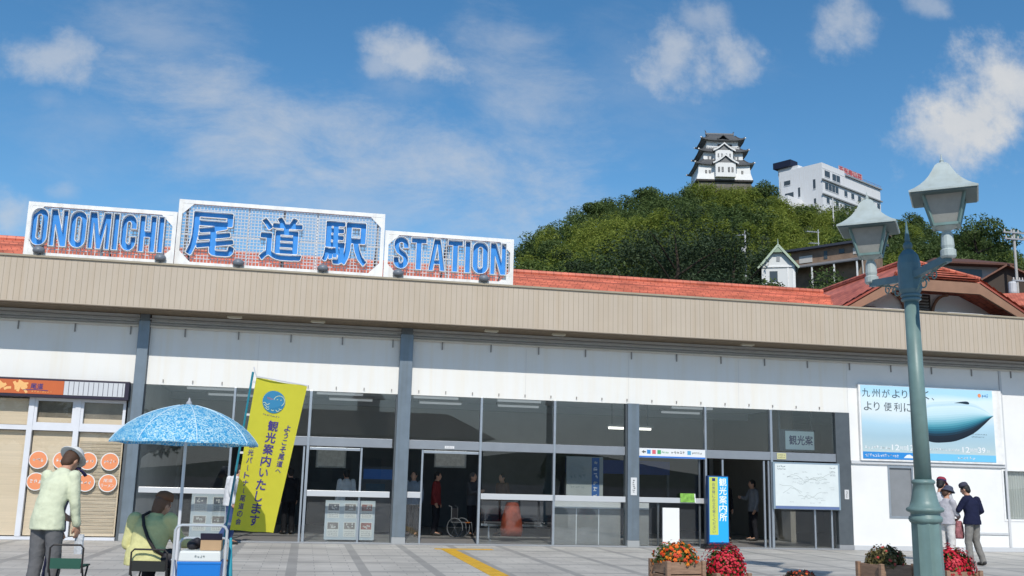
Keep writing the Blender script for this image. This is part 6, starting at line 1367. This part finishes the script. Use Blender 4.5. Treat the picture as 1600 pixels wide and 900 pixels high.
# ------------------------------------------------------------------ hotel
hx, hy = .5512*213, 213.0; HZ = EYE+.363*213
HT = thing('hotel', 'white hotel block with rows of windows right of the castle', 'hotel', (hx, hy, HZ-9.4), math.radians(30)); HT.scale = (1.14, .93, 1)
HW = mat('hotel white', (.72, .725, .73), .75, var=.05, streak=.08); HG = mat('hotel glass', (.06, .075, .085), .15); HS = mat('hotel ledge', (.30, .31, .31), .7)
def hb(b, nm, m_, par=None): return b.build(nm, m_, par or HT, world=False)
b = MB(); b.box(0, 24, 0, 13, -6, 8.6); hb(b, 'wall', HW); b = MB(); b.box(0, 9, .01, 12.9, 8.6, 9.4); b.box(-.005, 24.05, -.05, 13.05, 8.0, 8.25); hb(b, 'parapet', HW)
b = MB(); b.box(-.35, 24.3, -.5, -.06, 5.0, 5.3); b.box(-.35, 24.3, -.5, -.06, 1.35, 1.65); b.box(9, 24.3, -.45, -.06, 8.3, 8.65); hb(b, 'ledge', HS)
def hw(x0, x1, z0, z1): 
    b = MB(); b.box(x0, x1, -.04, .02, z0, z1, 0); k = max(1, int((x1-x0)/1.2))
    for i in range(1, k): x = x0+(x1-x0)*i/k; b.box(x-.05, x+.05, -.06, -.041, z0, z1, 1)
    b.box(x0-.08, x1+.08, -.10, -.041, z0-.12, z0-.001, 1); hb(b, 'window', [HG, HW])
hw(1.0, 3.0, 6.1, 7.7); hw(4.0, 7.0, 5.9, 7.6); hw(1.0, 6.2, 2.9, 4.6)
for x in (8.6, 11.4, 14.2, 17.0, 19.8, 22.4): hw(x, x+1.2, 3.0, 4.4)
for x in (1.4, 5.0, 8.4, 11.4, 14.4, 17.4, 20.4): hw(x, x+1.1, -.4, 1.0)
for x in (4.5, 9, 13.5, 18): hw(x, x+2, -3.6, -1.8)
def hwl(y0, y1, z0, z1): b = MB(); b.box(-.04, .02, y0, y1, z0, z1, 0); b.box(-.10, -.041, y0-.06, y1+.06, z0-.12, z0-.001, 1); hb(b, 'window', [HG, HW])
hwl(2.0, 2.7, 3.2, 5.6); hwl(2.0, 2.6, -.5, .8); hwl(9.5, 11.4, 5.6, 6.8); hwl(6.6, 7.2, 2.0, 4.4); hwl(8.6, 11.2, 2.2, 3.6)
b = MB(); b.box(.5, 9, 7.4, 13.6, 8.62, 10.4); hb(b, 'roof_house', HW)
b = MB(); b.box(-.4, 2.4, 9, 14.4, 10.41, 12.0); hb(b, 'dark_roof_tank', mat('dark roof screen', (.012, .014, .035), .5))
b = MB(); b.box(-5.5, -.02, 6, 12, -6, 1.0); hb(b, 'annexe', HW)
b = MB()
for i, ch in enumerate('千光寺山荘'): b.text(ch, (8.2+i*1.9, .3, 9.9), 1.55, 1.5, 0, offset=.03)
hb(b, 'roof_lettering', mat('red sign letters', (.62, .10, .10), .5)); b = MB()
for i in range(6): b.box(7.4+i*1.8, 7.45+i*1.8, .35, .45, 8.6, 10.7)
b.box(7.2, 17, .36, .40, 9.2, 9.25); b.box(7.2, 17, .36, .40, 10.6, 10.65); b.box(7.2, 17, .42, .43, 9.26, 10.59); hb(b, 'sign_frame', mat('pale red frame', (.55, .38, .38), .6))
b = MB()
for i in range(12): b.tube([(10+i*1.25, -.35, 8.65), (10+i*1.25, -.35, 9.15)], .03, 5)
b.tube([(9.5, -.35, 9.15), (24, -.35, 9.15)], .035, 5); hb(b, 'roof_rail', mat('red rail', (.4, .12, .12), .6))

# ------------------------------------------------------------------ houses, poles
def gable_house(name, label, x, y, z, rz, w, d, h, rh, wallm, roofm, over=.5, cat='house', win=()):
    t = thing(name, label, cat, (x, y, z), rz); b = MB(); b.loft([[(-w/2, -d/2, -4), (w/2, -d/2, -4), (w/2, -d/2, h), (0, -d/2, h+rh), (-w/2, -d/2, h)][::-1], [(-w/2, d/2, -4), (w/2, d/2, -4), (w/2, d/2, h), (0, d/2, h+rh), (-w/2, d/2, h)][::-1]]); b.build('wall', wallm, t, world=False)
    b = MB(); k = rh/(w/2)
    for s in (-1, 1):
        q = [(0, -d/2-over, h+rh+.06), (s*(w/2+over), -d/2-over, h-over*k+.06), (s*(w/2+over), d/2+over, h-over*k+.06), (0, d/2+over, h+rh+.06)]; slope(b, q if s > 0 else q[::-1], .12)
    r = b.build('roof', roofm, t, world=False)
    for (x0, x1, z0, z1) in win: b = MB(); b.box(x0, x1, -d/2-.05, -d/2+.05, z0, z1); b.build('window', HG, t, world=False)
    return t, k
hz = EYE+.2438*95
t, k = gable_house('gabled_house', 'white gabled house with pale green bargeboards and a finial on the hillside', 48.2, 97.6, 24.1, math.radians(-24), 3.4, 5, .25, 2.0, mat('house plaster', (.66, .67, .66), .8), mat('grey green roof', (.16, .18, .15), .7), .35)
GB = mat('pale green trim', (.42, .50, .38), .7)
for s in (-1, 1): b = MB(); b.bar((0, -2.9, 2.32), (s*2.08, -2.9, -.15), .16, .22); b.build('bargeboard', GB, t, world=False)
b = MB(); b.box(-1.6, 1.6, -2.62, -2.51, .0, .16); b.build('tie_beam', FRAMEW, t, world=False); b = MB(); b.prism([(-.62, 1.55), (.62, 1.55), (0, 2.3)], lambda u, v, d_: (u, -2.92+d_, v), 0, .1); b.build('gable_apex', mat('sage panel', (.28, .36, .25), .7), t, world=False)
b = MB(); b.tube([(0, -2.85, 2.35), (0, -2.85, 3.0)], [.07, .02], 6); b.build('finial', GB, t, world=False); b = MB(); b.box(-.17, .17, -2.56, -2.49, .65, 1.15); b.build('vent_window', GREYP, t, world=False)
for x in (.95, 1.5): b = MB(); b.box(x-.09, x+.09, -2.55, -2.45, -3.5, -.02); b.build('pillar', FRAMEW, t, world=False)
b = MB(); b.box(-.9, -.1, -2.54, -2.49, -1.5, -.4); b.build('window', HG, t, world=False)
t = thing('terrace_house', 'long brown terrace house with a thin dark roof right of the white gabled house', 'house', (53.6, 104.2, 25.75), math.radians(-54))
BRK = mat('terrace brown wall', (.25, .17, .12), .8, var=.35, vscale=.9); b = MB(); b.box(-.4, 8.2, 0, 5, -3, 2.6); b.build('wall', BRK, t, world=False)
b = MB(); slope(b, [(-.9, -.7, 2.6), (8.8, -.7, 2.6), (8.8, 5.5, 3.1), (-.9, 5.5, 3.1)], .25); b.build('roof', mat('dark slate roof', (.05, .055, .075), .5), t, world=False)
b = MB(); slope(b, [(-.6, -1.6, .2), (8.4, -1.6, .2), (8.4, 0, .8), (-.6, 0, .8)], .12); b.build('lower_roof', mat('grey porch roof', (.17, .17, .18), .7), t, world=False)
for (x0, x1, z0, z1, mi) in ((.6, 2.2, .95, 1.75, 1), (3.6, 4.0, 1.1, 2.0, 0), (5.4, 6.0, 1.5, 1.95, 0), (7.0, 7.6, 1.2, 1.9, 1)): b = MB(); b.box(x0, x1, -.06, .04, z0, z1); b.build('window', [HG, mat('pale shutters', (.5, .48, .45), .7)][mi], t, world=False)
for x in (.2, 2.8, 5.4, 8.0): b = MB(); b.box(x-.07, x+.07, -1.5, -1.36, -3, .2); b.build('post', FRAMEW, t, world=False)
b = MB(); b.tube([(8.6, -1.2, -2.2), (8.5, -1.2, .2), (7.9, -1.2, 1.8)], .09, 6); b.tube([(8.9, -.8, -2.2), (8.8, -.8, 2.4)], .08, 6); b.build('stair_rail', mat('pale pipe', (.45, .43, .40), .6), t, world=False)
gable_house('small_house', 'small cream gabled house below the hotel half hidden by the left lantern', .6105*150, 150, EYE+.2747*150, math.radians(-15), 3.6, 5, .6, 1.5, mat('cream wall', (.60, .54, .36), .8), mat('brown roof', (.16, .12, .10), .8))
t = thing('hip_roofed_house', 'house with low dark brown roof and grey wall behind the right hand gable', 'house', (.728*72, 72, EYE+.244*72), math.radians(-8)); b = MB(); b.box(-2.4, 2.6, 0, 6, -3, .75); b.build('wall', mat('grey house wall', (.34, .34, .34), .8, var=.1), t, world=False)
b = MB(); b.loft([[(-3.4, -1, .75), (3.5, -1, .75), (3.5, 7, .75), (-3.4, 7, .75)], [(-3.4, -1, .9), (3.5, -1, .9), (3.5, 7, .9), (-3.4, 7, .9)], [(-1.5, 2.6, 2.0), (1.5, 2.6, 2.0), (1.5, 3.4, 2.0), (-1.5, 3.4, 2.0)]]); b.build('roof', mat('dark red brown roof', (.11, .05, .035), .8, var=.2), t, world=False)
b = MB(); b.box(-1.6, 1.2, -.05, .03, -.2, .5); b.build('window', HG, t, world=False)
gable_house('tiled_house', 'house with a small dark gable and brown tiled roof at the right edge', .772*70, 70, EYE+.222*70, math.radians(-30), 4.4, 6, .6, 1.3, mat('dark timber', (.06, .045, .035), .8), mat('brown tile roof', (.20, .10, .07), .8, var=.2))
gable_house('red_roofed_house', 'low house with bright red tiled roof at the right edge below the dark gable', .815*64, 64, EYE+.205*64, math.radians(60), 5, 7, .3, 1.2, mat('house plaster', (.66, .67, .66), .8), TILE)
def pole(label, x, y, z0, h, arms, r=.13, mcol=(.42, .42, .40), name='utility_pole', cat='utility pole'):
    t = thing(name, label, cat, (x, y, z0)); b = MB(); b.tube([(x, y, z0), (x, y, z0+h)], [r, r*.75], 10); b.build('post', mat('concrete pole %s' % str(mcol), mcol, .8, var=.1), t)
    for dz, w in arms:
        b = MB(); b.bar((x-w/2, y-.12, z0+h-dz), (x+w/2, y-.12, z0+h-dz), .10); b.build('crossarm', mat('galvanised arm', (.40, .41, .42), .5, .3), t)
        for k in range(4): b = MB(); xx = x-w/2+.12+(w-.24)*k/3; b.lathe([(.05, 0), (.07, .05), (.04, .1), (.06, .16), (.02, .2)], 8, (xx, y-.12, z0+h-dz+.05)); b.build('insulator', mat('porcelain', (.6, .58, .55), .3), t)
    return t
x, y = .7915*66, 66.0; t = pole('tall concrete utility pole with crossarms at the right edge', x, y, 2, EYE+.302*66-2, ((.25, 2.0), (.75, 1.8), (4.0, 1.0)))
b = MB(); b.lathe([(.28, 0), (.30, .1), (.30, .8), (.25, .9)], 12, (x-.42, y, EYE+.302*66-5.0)); b.build('transformer', LGREY, t)
def mast(label, s, y, e0, e1): x = s*y; z0 = EYE+e0*y; return pole(label, x, y, z0-4, (e1-e0)*y+4, (), .16, (.55, .55, .54), 'pole', 'pole')
mast('pale pole standing at the left corner of the hotel', .5005, 190, .315, .336); mast('thin pale pole below the hotel beside the left lantern', .563, 170, .30, .322)
x, y = .4567*105, 105.0; t = pole('pale mast with a small antenna above the dark pines left of the gabled house', x, y, EYE+.25*y-4, .0265*y+4, (), .12, (.5, .5, .5), 'mast', 'mast')
b = MB(); b.bar((x-1.0, y, EYE+.270*y), (x+.1, y, EYE+.273*y), .05); 
for k in range(5): b.bar((x-1.0+.2*k, y-.3, EYE+.2705*y), (x-1.0+.2*k, y+.3, EYE+.2705*y), .04)
b.build('aerial', LGREY, t); b = MB(); b.box(x-.5, x-.10, y-.1, y+.1, EYE+.252*y, EYE+.257*y); b.build('junction_box', LGREY, t)
x, y = .5465*103, 103.5; t = thing('roof_aerial', 'thin television aerial on the terrace house roof', 'aerial', (x, y, EYE+.253*y)); b = MB(); b.tube([(x, y, EYE+.251*y), (x, y, EYE+.284*y)], .045, 6); b.build('mast', LGREY, t)
for dz, w in ((.281, 1.6), (.268, 1.2)):
    b = MB(); b.bar((x-w*.9, y, EYE+dz*y), (x+w*.1, y, EYE+dz*y), .05)
    for k in range(6): b.bar((x-w*.9+w*k/6, y-.35, EYE+dz*y), (x-w*.9+w*k/6, y+.35, EYE+dz*y), .035)
    b.build('antenna', LGREY, t)

# ------------------------------------------------------------------ what stands behind the camera and shows in the glass
b = MB(); v, f = [], []
for i in range(81):
    x = -900+i*22.5; h = 22+14*math.sin(i*.31)+8*math.sin(i*.83+1); v += [(x, -420, -.5), (x, -500, max(3, h*.42))]
b.add(v, [(2*i, 2*i+1, 2*i+3, 2*i+2) for i in range(80)]); tag(b.build('far_shore_hills', mat('far green hills', (.05, .07, .045), .9, var=.3, vscale=.02)), kind='structure')
t = thing('harbour_building', 'harbour hall with a pointed tower across the plaza, reflected in the glazing', 'building', (8, -46, 0))
b = MB(); b.box(-4, 16, -54, -46, 0, 5.2); b.build('wall', mat('harbour wall', (.26, .23, .18), .8, var=.1), t); b = MB(); b.loft([[(-5, -55, 5.2), (17, -55, 5.2), (17, -45, 5.2), (-5, -45, 5.2)], [(-1, -51, 7.6), (13, -51, 7.6), (13, -49, 7.6), (-1, -49, 7.6)]]); b.build('roof', mat('harbour roof', (.10, .095, .08), .8), t)
b = MB(); b.box(4.5, 6.5, -51, -49, 7.6, 8.8); b.build('tower', mat('harbour wall', (.26, .23, .18), .8), t); b = MB(); b.lathe([(1.6, 8.8), (.5, 10.2), (.05, 12)], 8, (5.5, -50, 0)); b.build('spire', mat('harbour roof', (.10, .095, .08), .8), t)
for i in range(7): b = MB(); b.box(-3+i*2.7, -1.4+i*2.7, -45.99, -45.95, 1, 3.2); b.build('window', HG, t)
for i, (x, y, r, h) in enumerate(((-22, -40, 4.2, 7.5), (-31, -44, 4.6, 8.5), (-14, -44, 3.4, 6), (27, -60, 2.6, 4.2), (48, -64, 2.8, 4.4), (62, -66, 3.0, 4.6), (-44, -46, 4.6, 7))):
    tree(['leafy tree across the plaza, %s' % p for p in ('left of the harbour hall', 'second from the left end', 'nearest the left wall of the harbour hall', 'nearest the right wall of the harbour hall', 'second from the right end', 'at the right end', 'at the far left end')][i], x, y, 0, r, h, .3, L_BROAD, n=1400, group='trees across the plaza')
